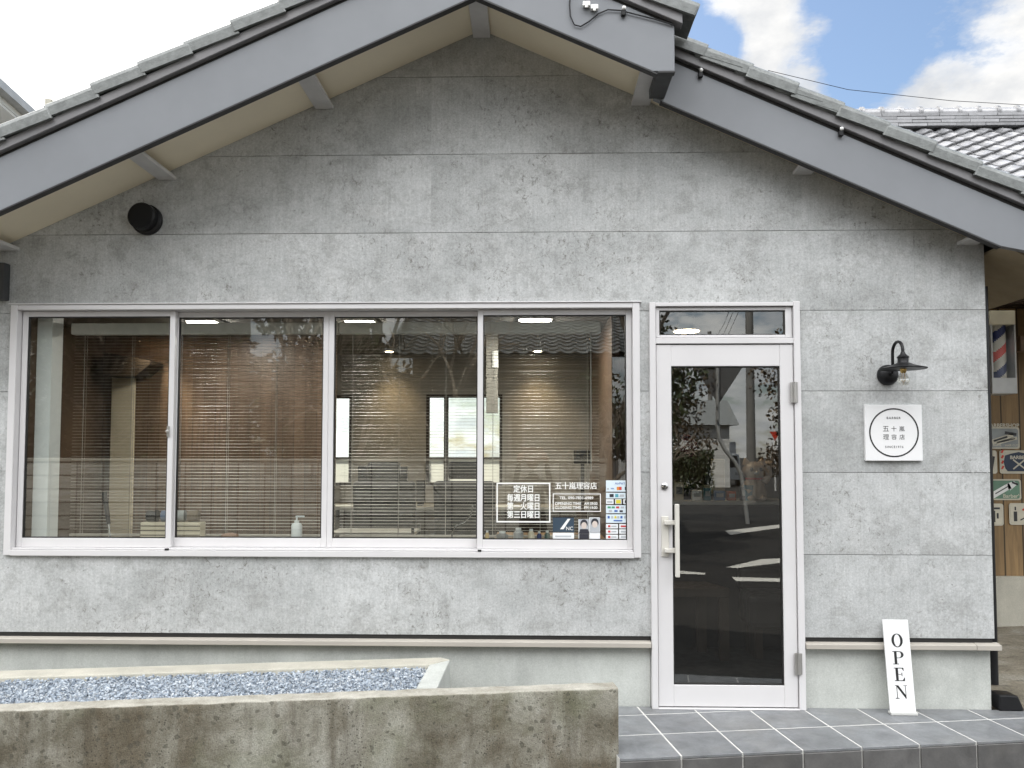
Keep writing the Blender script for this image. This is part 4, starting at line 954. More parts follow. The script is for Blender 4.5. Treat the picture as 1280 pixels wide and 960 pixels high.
pts = [(565, 676), (565, 665), (570, 657), (580, 653), (588, 645), (591, 632)]; m = MB(); m.tube(px_path(pts, YS), .005, 8); tag(build(m, 'metal_hook', CHROME, smooth=True), 'curved chrome hook stand on the sill behind the third sash', 'hook')
for k, (px, h, w, mt, lab) in enumerate(((609, .075, .012, M('amber_plastic', (.45, .3, .1), .4), 'thin amber tube on the sill beside the last mullion'), (628, .07, .035, GREYP, 'squat grey jar under the closing days lettering'), (648, .09, .03, GALV, 'silver bottle under the middle of the closing days lettering'), (664, .085, .02, CREAM, 'cream bottle under the right of the closing days lettering'), (674, .07, .014, BLUEP, 'slim dark blue bottle near the razor leaflet'), (684, .075, .016, M('green_glass', (.06, .1, .08), .3), 'slim dark green bottle touching the razor leaflet'))):
    xx = aty(px, 670, YS)[0]
    lathe_thing('bottle', [('body', [(w, 0), (w, h * .7), (w * .5, h * .85)], mt), ('cap', [(w * .55, h * .851), (w * .55, h)], WPL)], xx, YS, ZS, lab, 'bottle', 'bottles on the window sill')
p = aty(118, 555, 2.44); m = MB(); m.box(p[0] - .06, p[0] + .06, 2.41, 2.448, p[2] - .09, p[2] + .09); m.mat(1); m.box(p[0] + .0, p[0] + .03, 2.404, 2.4095, p[2] + .02, p[2] + .05); tag(build(m, 'wall_control', [CREAM, INK]), 'small cream wall control box on the brown panelling', 'control box')
a = aty(303, 436, 2.75); b = aty(298, 575, 2.75); m = MB(); m.tube([tuple(a), tuple(b)], .022, 12); m.box(a[0] - .03, a[0] + .03, 2.75, 2.899, b[2] + .1, b[2] + .14); tag(build(m, 'white_pole', DECAL, smooth=True), 'thin white vertical pole beside the grey partition inside', 'pole')
p = aty(619, 449, 2.19); m = MB(); m.box(p[0] - .025, p[0] + .025, 2.19, 2.199, p[2] - .07, p[2] + .07); tag(build(m, 'paper_notice', DECAL), 'narrow white paper notice on the post behind the fourth sash', 'notice')
p = aty(728, 571, 1.9); r = root('monitor', (p[0], 1.9, .9)); m = MB(); m.box(p[0] - .07, p[0] + .07, 1.88, 1.9, p[2] - .055, p[2] + .055); build(m, 'screen', BLACK, r, bevel=.004); m = MB(); m.box(p[0] - .015, p[0] + .015, 1.89, 1.9, .76, p[2] - .056); m.box(p[0] - .06, p[0] + .06, 1.86, 1.94, .751, .76); build(m, 'stand', BLACK, r); tag(r, 'small black monitor seen above the shop name lettering', 'monitor')
r = root('reception_desk', (p[0], 2, FZ)); m = MB(); m.box(-.3, .56, 1.7, 2.2, .72, .75); build(m, 'top', OAK, r, bevel=.004); m = MB(); m.box(-.26, .54, 1.75, 2.15, FZ, .719); build(m, 'cabinet', DARKW, r); tag(r, 'wooden reception desk carrying the small black monitor', 'desk')
# behind the door: shelf with goods, table, sofa
YD = 1.3
a = aty(838, 626, YD); b = aty(990, 626, YD)
r = root('display_shelf', ((a[0] + b[0]) / 2, YD + .15, FZ)); zsf = a[2]
m = MB(); m.box(.66, 2.35, YD, YD + .35, zsf - .03, zsf); build(m, 'top', M('pale_shelf', (.4, .39, .36), .4), r, bevel=.004); m = MB(); m.box(.68, 2.33, YD + .03, YD + .33, FZ, zsf - .031); build(m, 'cabinet', M('charcoal_panel', (.013, .014, .016), .6, spec=.08), r); tag(r, 'grey display counter seen through the glass door', 'counter')
def onshelf(px): return aty(px, 620, YD + .15)[0]
# beckoning cat figurine: one body mesh grown from a skin
def skin_mesh(name, verts, edges, radii, mat, parent=None, levels=2, origin=None, root_i=0):
    me = bpy.data.meshes.new(name); org = ORG[parent.name] if parent else Vector(origin)
    me.from_pydata([tuple(Vector(v) - org) for v in verts], edges, []); o = link(name, me)
    md = o.modifiers.new('skin', 'SKIN'); sk = me.skin_vertices[0].data
    for i, rr in enumerate(radii): sk[i].radius = rr if isinstance(rr, tuple) else (rr, rr)
    sk[root_i].use_root = True
    s2 = o.modifiers.new('sub', 'SUBSURF'); s2.levels = levels; s2.render_levels = levels
    dg = bpy.context.evaluated_depsgraph_get(); m2 = bpy.data.meshes.new_from_object(o.evaluated_get(dg))
    bpy.data.objects.remove(o); o = link(name, m2); m2.materials.clear(); m2.materials.append(mat)
    for p in m2.polygons: p.use_smooth = True
    if parent: o.parent = parent
    else: o.location = org
    ORG[o.name] = org; return o
FUR = M('cat_ceramic', (.6, .47, .36), .35, var=.15)
x = onshelf(941); y = YD + .12; z = zsf; r = root('cat_figurine', (x, y, z))
m = MB(); m.lathe([(.07, 0), (.088, .02), (.09, .06), (.075, .12), (.05, .155), (.035, .165)], (x, y, z), (0, 0, 1), 24); m.ell((x, y - .01, z + .215), .085, .07, .068, 24, 16)
for s in (-1, 1):
    m.lathe([(.03, 0), (.016, .035), (0, .055)], (x + s * .052, y - .005, z + .262), (s * .25, 0, 1), 12); m.ell((x + s * .045, y - .075, z + .02), .028, .035, .022, 12, 8)
m.tube([(x + .07, y - .02, z + .13), (x + .1, y - .03, z + .18), (x + .1, y - .035, z + .25), (x + .095, y - .05, z + .28)], [.026, .024, .022, .026], 12); m.tube([(x - .06, y - .03, z + .13), (x - .065, y - .07, z + .08), (x - .05, y - .085, z + .06)], [.024, .022, .018], 12)
build(m, 'body', FUR, r, smooth=True)
for s in (-1, 1): m = MB(); m.ell((x + s * .032, y - .07, z + .225), .014, .01, .016, 12, 8); build(m, 'eye', INK, r, smooth=True)
m = MB(); m.ell((x, y - .08, z + .2), .018, .012, .012, 10, 8); build(m, 'muzzle', DECAL, r, smooth=True)
m = MB(); m.tube([(x + .055 * math.cos(t), y + .05 * math.sin(t) - .005, z + .158) for t in [k * math.pi / 8 for k in range(17)]], .008, 8); build(m, 'collar', REDP, r, smooth=True)
tag(r, 'cream beckoning cat figurine with raised paw on the counter behind the door', 'figurine')
goods = [('photo_frame', 846, .065, .13, .02, CREAM, 'cream card frame at the left of the counter behind the door'), ('product_box', 868, .07, .075, .05, DECAL, 'small white product box beside the cream card frame'), ('product_box', 881, .05, .09, .05, M('teal_card', (.05, .16, .2), .5), 'narrow teal product box beside the dark bottle'), ('product_box', 896, .075, .07, .05, M('blue_card', (.08, .16, .3), .5), 'blue product box in front of the tall wooden plaque'), ('product_box', 911, .06, .065, .05, M('orange_card', (.5, .12, .05), .5), 'orange product box left of the cat figurine'), ('product_box', 925, .04, .1, .05, M('dark_card', (.02, .02, .025), .5), 'narrow black product box right of the orange box')]
for nm, px, w, h, d, mt, lab in goods:
    xx = onshelf(px); r = root(nm, (xx, YD + .08, zsf)); m = MB(); m.box(xx - w / 2, xx + w / 2, YD + .05, YD + .05 + d, zsf, zsf + h); build(m, 'carton', mt, r, bevel=.003)
    m = MB(); m.box(xx - w * .35, xx + w * .35, YD + .0485, YD + .0495, zsf + h * .35, zsf + h * .75); build(m, 'print_panel', GALV if mt is not CREAM else GREYP, r); tag(r, lab, 'box' if 'box' in nm else 'frame', 'goods on the display counter')
xx = onshelf(900) ; m = MB(); m.box(xx - .05, xx + .05, YD + .2, YD + .22, zsf, zsf + .3); tag(build(m, 'wooden_plaque', CREAM, bevel=.003), 'tall pale plaque standing at the back of the counter behind the door', 'plaque')
xx = onshelf(886); lathe_thing('wine_bottle', [('body', [(.034, 0), (.034, .15), (.028, .175), (.013, .2), (.013, .25)], M('bottle_green', (.01, .015, .01), .15)), ('label', [(.0345, .04), (.0345, .11)], CREAM)], xx, YD + .15, zsf, 'dark wine bottle left of the tall pale plaque', 'bottle')
xx = onshelf(935); lathe_thing('blue_cup', [('body', [(.028, 0), (.036, .11), (.038, .112), (.03, .108)], M('cup_blue', (.16, .3, .36), .4))], xx - .02, YD + .06, zsf, 'pale blue cup in front of the cat figurine', 'cup')
# orchid
xx = onshelf(860); r = root('orchid_plant', (xx, YD + .2, zsf)); m = MB(); m.lathe([(.045, 0), (.06, .1), (.062, .105), (.05, .1)], (xx, YD + .2, zsf), (0, 0, 1), 16); build(m, 'pot', BLACK, r, smooth=True)
m = MB(); rg = random.Random(2)
for k in range(7):
    a = rg.random() * 6.28; L = .16; d = Vector((math.cos(a), math.sin(a) * .6, 0)); pr = Vector((-d.y, d.x, 0)); vs = []
    for t in range(7): tt = t / 6; q = Vector((xx, YD + .2, zsf + .1)) + d * L * tt + Vector((0, 0, .12 * tt - .14 * tt * tt)); w = .026 * math.sin(math.pi * min(1, .15 + tt * .85)); vs += [q - pr * w, q + pr * w]
    m.add(vs, [(2 * t, 2 * t + 1, 2 * t + 3, 2 * t + 2) for t in range(6)])
build(m, 'leaf_blades', LEAFD, r); st_ = [Vector((xx, YD + .2, zsf + .1)) + Vector((.02 * k - .1 * (k / 6) ** 2 * 1.2, -.01 * k, .33 * math.sin(k / 6 * 1.7))) for k in range(8)]
m = MB(); m.tube(st_, .004, 6); build(m, 'stem', LEAFD, r)
m = MB()
for k in range(12):
    q = st_[3 + k % 5] + Vector((rg.uniform(-.035, .035), rg.uniform(-.03, .03), rg.uniform(-.03, .03)))
    for j in range(5): a = j * 1.257 + k; m.ell(q + Vector((.015 * math.cos(a), -.004, .015 * math.sin(a))), .012, .004, .012, 8, 5)
build(m, 'blossom', M('orchid_petal', (.16, .05, .07), .6, var=.2), r, smooth=True); tag(r, 'dark pink orchid in a black pot on the counter behind the door', 'plant')
# table and sofa
YT = .95; a = aty(842, 735, YT); b = aty(912, 735, YT)
r = root('low_table', ((a[0] + b[0]) / 2 - .3, YT + .2, FZ)); zt = a[2]
m = MB(); m.prism([(a[0] - .5, YT), (b[0], YT), (b[0] - .1, YT + .3), (a[0] - .5, YT + .3)], 'z', zt - .06, zt); build(m, 'top', DARKW, r, bevel=.003)
for xx, yy in ((b[0] - .07, YT + .002), (a[0] - .49, YT + .002), (b[0] - .17, YT + .24), (a[0] - .49, YT + .24)): m = MB(); m.box(xx, xx + .065, yy, yy + .05, FZ, zt - .061); build(m, 'leg', DARKW, r)
tag(r, 'dark wooden low table behind the lower glass of the door', 'table')
a = aty(935, 735, .98); r = root('waiting_sofa', (a[0] + .45, 1.1, FZ)); xx = a[0]
m = MB(); m.box(xx, xx + .95, .95, 1.28, .22, .46); build(m, 'seat', LEATH, r, bevel=.05, seg=3); m = MB(); m.box(xx, xx + .95, 1.19, 1.3, .44, .62); build(m, 'backrest', LEATH, r, bevel=.04, seg=3)
for q in (xx + .05, xx + .85): m = MB(); m.box(q, q + .05, 1.0, 1.25, FZ, .22); build(m, 'leg', DARKW, r)
tag(r, 'black leather sofa behind the lower right glass of the door', 'sofa')

# ------------------------------------------------------------------ right side: carport, neighbour house, pole, tin signs
YW = 2.4
nh = root('neighbour_house', (6, 6, 0))
m = MB(); m.box(3.0, 10.5, YW, YW + .12, .38, 3.2); build(m, 'panel_wall', TANW, nh)
m = MB(); m.box(2.9, 10.5, YW - .03, YW + .12, -.06, .379); build(m, 'plinth', CURB, nh, bevel=.006)
m = MB(); m.box(3.0, 3.12, YW + .121, 11, GZ, 3.2); m.box(10.38, 10.5, YW + .121, 11, GZ, 3.2); m.box(3.12, 10.38, 10.9, 11.0, GZ, 3.2); build(m, 'side_wall', STUCCO, nh)
S2 = .70; c2, s2 = 1 / math.hypot(1, S2), S2 / math.hypot(1, S2); YR, ZRG = 6.75, 6.02
m = MB(); nr = 24; L = (YR - 2.0) / c2; tile_field(m, (2.7, 2.0, ZRG - (YR - 2.0) * S2), (1, 0, 0), (0, c2, s2), (0, -s2, c2), 32, int(L / .235), lift=.036)
build(m, 'roof', KAWARAB, nh)
m = MB(); m.prism([(2.0, ZRG - (YR - 2) * S2 - .04), (YR, ZRG - .04), (2 * YR - 2.0, ZRG - (YR - 2) * S2 - .04), (YR, ZRG - .14)], 'x', 2.7, 11.3); build(m, 'roof_deck', FDARK, nh)
m = MB()
for k in range(4):
    w = .19 - .02 * k; z0 = ZRG - .04 + k * .055
    for i in range(22): m.box(2.7 + i * .4 + (k % 2) * .2, 2.7 + i * .4 + .392 + (k % 2) * .2, YR - w - .005 * (i % 2), YR + w, z0, z0 + .035 + .003 * (i % 3))
    m.box(2.7, 11.4, YR - w + .04, YR + w - .04, z0 + .034, z0 + .056)
build(m, 'ridge_course', KAWARAB, nh)
m = MB(); m.tube([(2.7, YR, ZRG + .20), (11.4, YR, ZRG + .20)], .085, 12)
for i in range(32): m.tube([(2.75 + i * .27, YR, ZRG + .205), (2.79 + i * .27, YR, ZRG + .205)], .107, 12)
build(m, 'ridge_cap', KAWARAB, nh, smooth=True)
tag(nh, 'brown panelled house with a shining grey tiled roof behind the shop', 'house')
# carport
cp = root('carport', (4.5, 1.5, 0)); POLY = bpy.data.materials.new('polycarbonate'); POLY.use_nodes = True; nt = POLY.node_tree; b = nt.nodes['Principled BSDF']; b.inputs['Base Color'].default_value = (.5, .5, .48, 1)
tl_ = nt.nodes.new('ShaderNodeBsdfTranslucent'); tl_.inputs[0].default_value = (.9, .9, .88, 1); mx = nt.nodes.new('ShaderNodeMixShader'); mx.inputs[0].default_value = .55
nt.links.new(b.outputs[0], mx.inputs[1]); nt.links.new(tl_.outputs[0], mx.inputs[2]); nt.links.new(mx.outputs[0], nt.nodes['Material Output'].inputs[0])
m = MB(); zc = 2.54
for k in range(9):
    y0 = .62 + k * .19; m.box(2.62, 6.6, y0, y0 + .17, zc + .02 * k, zc + .02 * k + .004)
build(m, 'roof_sheet', POLY, cp)
m = MB()
for k in range(10): y0 = .585 + k * .19; m.box(2.62, 6.6, y0, y0 + .06, zc - .075 + .02 * k, zc - .004 + .02 * k)
build(m, 'batten', DARKW, cp)
for xx in (4.95, 5.6, 6.2): m = MB(); m.box(xx, xx + .09, .55, YW - .01, zc - .2, zc - .08); build(m, 'rafter', DARKW, cp)
m = MB(); p = aty(1275, 430, 1.9); m.box(p[0] - .02, 6.5, 1.86, 1.98, p[2] - .06, p[2] + .06); build(m, 'beam', M('brown_beam', (.13, .08, .045), .6, var=.3, vs=15, stretch=(.2, 1, 1)), cp)
for yy in (.6, 1.87): m = MB(); m.box(6.4, 6.5, yy, yy + .1, GZ, zc - .08); build(m, 'post', DARKW, cp)
tag(cp, 'dark timber carport with white translucent roof strips beside the shop', 'carport')
# barber pole sign box
YP = 1.75; a = aty(1240.5, 492, YP); b = aty(1269, 388, YP); r = root('barber_pole', ((a[0] + b[0]) / 2, YP, a[2])); x0, x1, z0, z1 = a[0], b[0], a[2], b[2]; h = z1 - z0; cx = (x0 + x1) / 2
m = MB(); m.box(x0, x1, YP, YP + .2, z0 + h * .83, z1); build(m, 'top_box', M('sign_cream', (.72, .66, .5), .4), r, bevel=.004)
m = MB(); m.box(x0, x1, YP, YP + .2, z0, z0 + h * .19); m.box(x0, x0 + .014, YP, YP + .2, z0 + h * .19, z0 + h * .83); m.box(x1 - .012, x1, YP, YP + .2, z0 + h * .19, z0 + h * .83); m.box(x0 + .014, x1 - .012, YP + .19, YP + .2, z0 + h * .19, z0 + h * .83); build(m, 'case', GALV, r, bevel=.002)
m = MB(); n = 32; rad = .062; zz0, zz1 = z0 + h * .19, z0 + h * .83; K = 40
for i in range(K + 1):
    for k in range(n): t = 2 * math.pi * k / n; m.v.append((cx + rad * math.cos(t), YP + .09 + rad * math.sin(t), zz0 + (zz1 - zz0) * i / K))
for i in range(K):
    for k in range(n):
        m.f.append((i * n + k, i * n + (k + 1) % n, (i + 1) * n + (k + 1) % n, (i + 1) * n + k))
        ph = (i / K * 1.33 - (k / n) * 1.0 * 1 + 0.71) % 1.0
        m.m.append(0 if ph < .25 else 1 if ph < .5 else 2 if ph < .75 else 1)
build(m, 'striped_cylinder', [BLUEP, M('stripe_cream', (.6, .57, .5), .4), REDP], r, smooth=False)
m = MB(); m.add([(x0 + .014, YP + .002, zz0), (x1 - .012, YP + .002, zz0), (x1 - .012, YP + .002, zz1), (x0 + .014, YP + .002, zz1)], [(0, 1, 2, 3)]); build(m, 'front_glass', glass_mat('pole_glass', .015, (.97, .97, .97)), r)
m = MB(); m.box(x0 - .1, x0 - .001, YP + .08, YP + .12, z0 + h * .3, z0 + h * .36); build(m, 'bracket', BLACK, r)
m = MB(); m.box(cx - .02, cx + .02, YP + .201, YW - .001, z0 + h * .4, z0 + h * .5); build(m, 'wall_arm', BLACK, r)
tag(r, 'red white and blue striped barber pole in a glass case beside the shop', 'barber pole')
a = aty(1229, 464, 1.9); b = aty(1240, 421, 1.9); m = MB(); m.box(a[0], b[0], 1.9, 1.96, a[2], b[2]); m.mat(1); m.box(a[0] + .02, b[0] - .02, 1.894, 1.899, a[2] + .03, b[2] - .03); m.mat(0); m.box(a[0] + .02, a[0] + .05, 1.961, YW - .001, a[2] + .05, a[2] + .09); tag(build(m, 'meter_panel', [GALV, GREYP], bevel=.003), 'grey meter panel half hidden behind the shop corner', 'panel')
# tin signs
YTN = YW - .012
def tin(px0, py0, px1, py1, basec, borderc, label):
    a = aty(px0, py1, YTN); b = aty(px1, py0, YTN); x0, x1, z0, z1 = a[0], b[0], a[2], b[2]; r = root('tin_sign', ((x0 + x1) / 2, YTN, z0)); q = .02
    def rr(m, e, y0, y1):
        X0, X1, Z0, Z1 = x0 + e, x1 - e, z0 + e, z1 - e; k = q; pl_ = []
        for cx_, cz_, a0 in ((X1 - k, Z1 - k, 0), (X0 + k, Z1 - k, 90), (X0 + k, Z0 + k, 180), (X1 - k, Z0 + k, 270)):
            for t in range(5): an = R(a0 + t * 22.5); pl_.append((cx_ + k * math.cos(an), cz_ + k * math.sin(an)))
        m.prism(pl_, 'y', y0, y1)
    m = MB(); rr(m, 0, YTN, YTN + .006); build(m, 'plate', borderc, r); m = MB(); rr(m, .012, YTN - .0015, YTN - .0005); build(m, 'print', basec, r)
    tag(r, label, 'tin sign', 'tin barber signs on the brown wall'); return r, x0, x1, z0, z1
TG = M('tin_grey', (.30, .32, .32), .5, var=.2); TC = M('tin_cream', (.62, .58, .47), .5, var=.12); TGR = M('tin_green', (.15, .27, .19), .5, var=.25); TK = M('tin_black', (.03, .03, .032), .5); TNV = M('tin_navy', (.025, .04, .075), .5)
yl = YTN - .0022
r, x0, x1, z0, z1 = tin(1234, 534, 1274, 561, TG, TC, 'grey tin sign with clippers under the BARBERSHOP lettering'); w = x1 - x0; h = z1 - z0
m = MB(); m.merge(text('BARBERSHOP', (x0 + x1) / 2, yl - .003, z1 + .014, w=w * .98, h=.036, bold=.03)); build(m, 'lettering', TC, r)
m = MB(); m.merge(text('SHAVE', x0 + w * .3, yl, z0 + h * .16, h=.018, bold=.02)); m.merge(text('HAIR CUT', x0 + w * .75, yl, z0 + h * .16, h=.018, bold=.02)); build(m, 'small_lettering', TC, r)
def bar(m, ax_, az, bx, bz, t, y=yl):
    d = Vector((bx - ax_, bz - az)).normalized(); nn = Vector((-d.y, d.x)) * t; m.prism([(ax_ + nn.x, az + nn.y), (ax_ - nn.x, az - nn.y), (bx - nn.x, bz - nn.y), (bx + nn.x, bz + nn.y)], 'y', y - .0008, y)
m = MB(); bar(m, x0 + w * .15, z0 + h * .3, x0 + w * .8, z0 + h * .62, .022); bar(m, x0 + w * .3, z0 + h * .25, x0 + w * .92, z0 + h * .5, .012); build(m, 'clipper_print', TC, r)
m = MB(); bar(m, x0 + w * .2, z0 + h * .36, x0 + w * .62, z0 + h * .56, .008, yl - .0012); bar(m, x0 + w * .55, z0 + h * .75, x0 + w * .9, z0 + h * .66, .012); bar(m, x0 + w * .4, z0 + h * .3, x0 + w * .85, z0 + h * .47, .004, yl - .0012); build(m, 'razor_print', TK, r)
r, x0, x1, z0, z1 = tin(1250, 563, 1297, 592, TC, TC, 'cream tin sign with a navy badge and crossed razors'); w = x1 - x0; h = z1 - z0; cx = (x0 + x1) / 2; cz = (z0 + z1) / 2
m = MB(); pts = [(-.36, -.28), (-.3, -.4), (.3, -.4), (.36, -.28), (.4, 0), (.36, .28), (.2, .36), (0, .43), (-.2, .36), (-.36, .28), (-.4, 0)]; m.prism([(cx + p[0] * w, cz + p[1] * h) for p in pts], 'y', yl - .001, yl); build(m, 'badge_print', TNV, r)
m = MB(); m.merge(text('BARBER', cx, yl - .002, cz + h * .2, w=w * .46, h=.03, bold=.03)); bar(m, cx - .05, cz - .06, cx + .05, cz + .02, .006, yl - .0015); bar(m, cx + .05, cz - .06, cx - .05, cz + .02, .006, yl - .003); build(m, 'lettering', TC, r)
m = MB()
for k in range(4): bar(m, x0 + .016, z0 + .04 + k * .045, x0 + .03, z0 + .065 + k * .045, .008)
build(m, 'stripe_print', REDP, r)
r, x0, x1, z0, z1 = tin(1222, 563, 1246, 592, TC, TC, 'cream tin sign mostly hidden by the wall corner in the second row'); m = MB(); bar(m, x1 - .05, z0 + .04, x1 - .03, z1 - .05, .012); build(m, 'comb_print', TK, r)
r, x0, x1, z0, z1 = tin(1236, 599, 1276, 625, TGR, TC, 'green tin sign with a white hair clipper'); w = x1 - x0; h = z1 - z0
m = MB(); bar(m, x0 + w * .1, z0 + h * .2, x0 + w * .66, z0 + h * .7, .026); m.prism([(x0 + w * .6, z0 + h * .52), (x0 + w * .68, z0 + h * .48), (x0 + w * .9, z0 + h * .78), (x0 + w * .78, z0 + h * .9), (x0 + w * .58, z0 + h * .8)], 'y', yl - .0008, yl); build(m, 'clipper_print', DECAL, r)
m = MB(); bar(m, x0 + w * .2, z0 + h * .3, x0 + w * .6, z0 + h * .66, .004, yl - .0012); bar(m, x0 + w * .72, z0 + h * .86, x0 + w * .9, z0 + h * .74, .008, yl - .0012); build(m, 'outline_print', TK, r)
m = MB(); m.merge(text('Barber’s', x0 + w * .72, yl, z0 + h * .2, h=.034, bold=.02)); build(m, 'lettering', TC, r)
r, x0, x1, z0, z1 = tin(1228, 629.5, 1254, 657, TC, TC, 'cream tin sign with a shaving mug print in the lowest row'); m = MB(); bar(m, x1 - .1, z0 + .03, x1 - .1, z1 - .06, .03); bar(m, x1 - .05, z0 + .06, x1 - .05, z1 - .08, .008); bar(m, x1 - .16, z1 - .04, x1 - .03, z1 - .04, .008); build(m, 'mug_print', TK, r)
r, x0, x1, z0, z1 = tin(1262, 629, 1300, 656, TC, TC, 'cream tin sign with bottle and scissors print at the end of the lowest row'); w = x1 - x0; m = MB(); bar(m, x0 + .05, z0 + .03, x0 + .05, z1 - .07, .014); bar(m, x0 + .05, z1 - .06, x0 + .05, z1 - .03, .006); bar(m, x0 + .09, z0 + .04, x0 + .15, z0 + .07, .005); build(m, 'bottle_print', TK, r); m = MB(); bar(m, x0 + .11, z1 - .06, x0 + .14, z1 - .04, .008); build(m, 'red_print', REDP, r)

# ------------------------------------------------------------------ left neighbour
lh = root('white_house', (-8, 9, GZ)); back_d = -Vd
e0_ = Vector(aty(0, 107, 4.5)); EL = e0_ - back_d * 3
def lbox(m, off0, off1, za, zb, L=12, st=0.0):      # off: metres to the left of the eave line
    q = [EL - U * off0 + back_d * st, EL - U * off0 + back_d * L, EL - U * off1 + back_d * L, EL - U * off1 + back_d * st]
    m.hexa([(p.x, p.y, za) for p in q] + [(p.x, p.y, zb) for p in q])
ze = e0_.z
m = MB(); lbox(m, .55, 6, GZ, ze - .2, 12, .3); build(m, 'wall', HOUSEW, lh)
m = MB(); lbox(m, 0.03, 6.3, ze - .2, ze - .17); build(m, 'soffit', DECAL, lh)
m = MB(); lbox(m, .02, .05, ze - .168, ze - .02); lbox(m, .06, 6.3, ze - .165, ze - .1); build(m, 'fascia', DECAL, lh)
m = MB(); lbox(m, -.1, .018, ze - .1, ze); build(m, 'gutter', GALV, lh)
m = MB(); q = [EL, EL + back_d * 12, EL + back_d * 12 - U * 3.2 + Vector((0, 0, 1.2)), EL - U * 3.2 + Vector((0, 0, 1.2))]; m.add(q + [p + Vector((0, 0, .08)) for p in q], [(3, 2, 1, 0), (4, 5, 6, 7), (0, 1, 5, 4), (1, 2, 6, 5), (2, 3, 7, 6), (3, 0, 4, 7)]); build(m, 'roof', FDARK, lh)
tag(lh, 'white clapboard house whose eave shows above the left roof edge', 'house')

# ------------------------------------------------------------------ the street behind the camera (seen in the glass)
def mir(px, py, Y): p = aty(px, py, Y); return Vector((p[0], .1 - p[1], p[2]))
rw = root('block_wall', (-6, -7.2, GZ)); m = MB(); m.box(-16, 1.1, -7.35, -7.2, GZ, 1.28); build(m, 'masonry', BLOCK, rw); m = MB(); m.box(-16, 1.11, -7.37, -7.18, 1.281, 1.34); build(m, 'coping', CURB, rw, bevel=.01); tag(rw, 'grey block garden wall across the street reflected in the window', 'wall')
h = root('opposite_house', (-2, -12, GZ)); m = MB(); m.box(-2.3, 1.5, -15, -10.5, GZ, 3.4); build(m, 'wall', board_mat('brown_cladding', (.16, .12, .085), .18, 'X', .02, .4), h)
for xx in (-1.9, -.2): m = MB(); m.box(xx, xx + 1.5, -10.49, -10.42, .9, 2.2); w_ = build(m, 'window', ALUD, h); m = MB(); m.box(xx + .06, xx + 1.44, -10.418, -10.41, .96, 2.14); build(m, 'window_glass', GREYP, w_)
m = MB(); tile_field(m, (1.9, -9.7, 3.2), (-1, 0, 0), (0, -ca, sa), (0, sa, ca), 17, 16); build(m, 'roof', KAWARA, h); m = MB(); m.prism([(-9.7, 3.14), (-13.1, 4.64), (-16.4, 3.14), (-13.1, 4.5)], 'x', -2.69, 1.9); build(m, 'roof_deck', FDARK, h)
tag(h, 'brown clad house with a tiled roof across the street', 'house')
h = root('dimming_house', (-11, -14, GZ)); m = MB(); m.box(-15, -7.4, -16, -10.2, GZ, 5.2); build(m, 'wall', board_mat('dark_cladding', (.07, .05, .04), .2, 'X', .02, .4), h); m = MB(); m.box(-15.3, -7.1, -16.3, -9.9, 5.201, 5.4); build(m, 'roof', FDARK, h)  # house kept dark to dim what the left panes reflect
for xx in (-13.5, -10.5): m = MB(); m.box(xx, xx + 1.4, -10.19, -10.12, 2.2, 3.6); build(m, 'window', ALUD, h)
tag(h, 'dark brown house coloured to dim the reflection, behind the far end of the block wall', 'house')
def bare_tree(x, y, z, hgt, seed, label, spread=.55, lean=(0, 0)):
    rg = random.Random(seed); r = root('bare_tree', (x, y, z)); mt = MB(); mt2 = MB()
    def grow(p, d, L, rad, lv):
        pts = [p]; q = p; dd = d.copy()
        for k in range(4):
            dd = (dd + Vector((rg.uniform(-.14, .14), rg.uniform(-.14, .14), rg.uniform(-.02, .1)))).normalized(); q = q + dd * L / 4; pts.append(q)
        (mt if lv < 2 else mt2).tube(pts, [rad * (1 - .1 * k) for k in range(5)], 7 if lv < 2 else 4, cap=False)
        if lv >= 5: return
        for k in range(3 if lv < 4 else 2):
            a = rg.uniform(0, 6.28); ax_ = dd.orthogonal().normalized(); ax_.rotate(Matrix.Rotation(a, 3, dd)); nd = (dd + ax_ * rg.uniform(.4, .4 + spread)).normalized()
            grow(pts[rg.choice((2, 3, 4))] if k else pts[4], nd, L * rg.uniform(.62, .8), rad * (.62 if k else .68), lv + 1)
    grow(Vector((x, y, z)), Vector((lean[0], lean[1], 1)).normalized(), hgt * .32, hgt * .022, 0)
    build(mt, 'trunk', BARK, r, smooth=False); build(mt2, 'twigs', BARK, r); tag(r, label, 'tree', 'bare garden trees')
bare_tree(-1.0, -7.9, GZ, 5.2, 4, 'bare spreading tree behind the block wall near the house door'); bare_tree(.62, -6.6, GZ, 3.4, 9, 'small bare tree at the end of the block wall', .7); bare_tree(-2.9, -8.3, GZ, 4.8, 12, 'bare tree behind the block wall in front of the dark brown house')
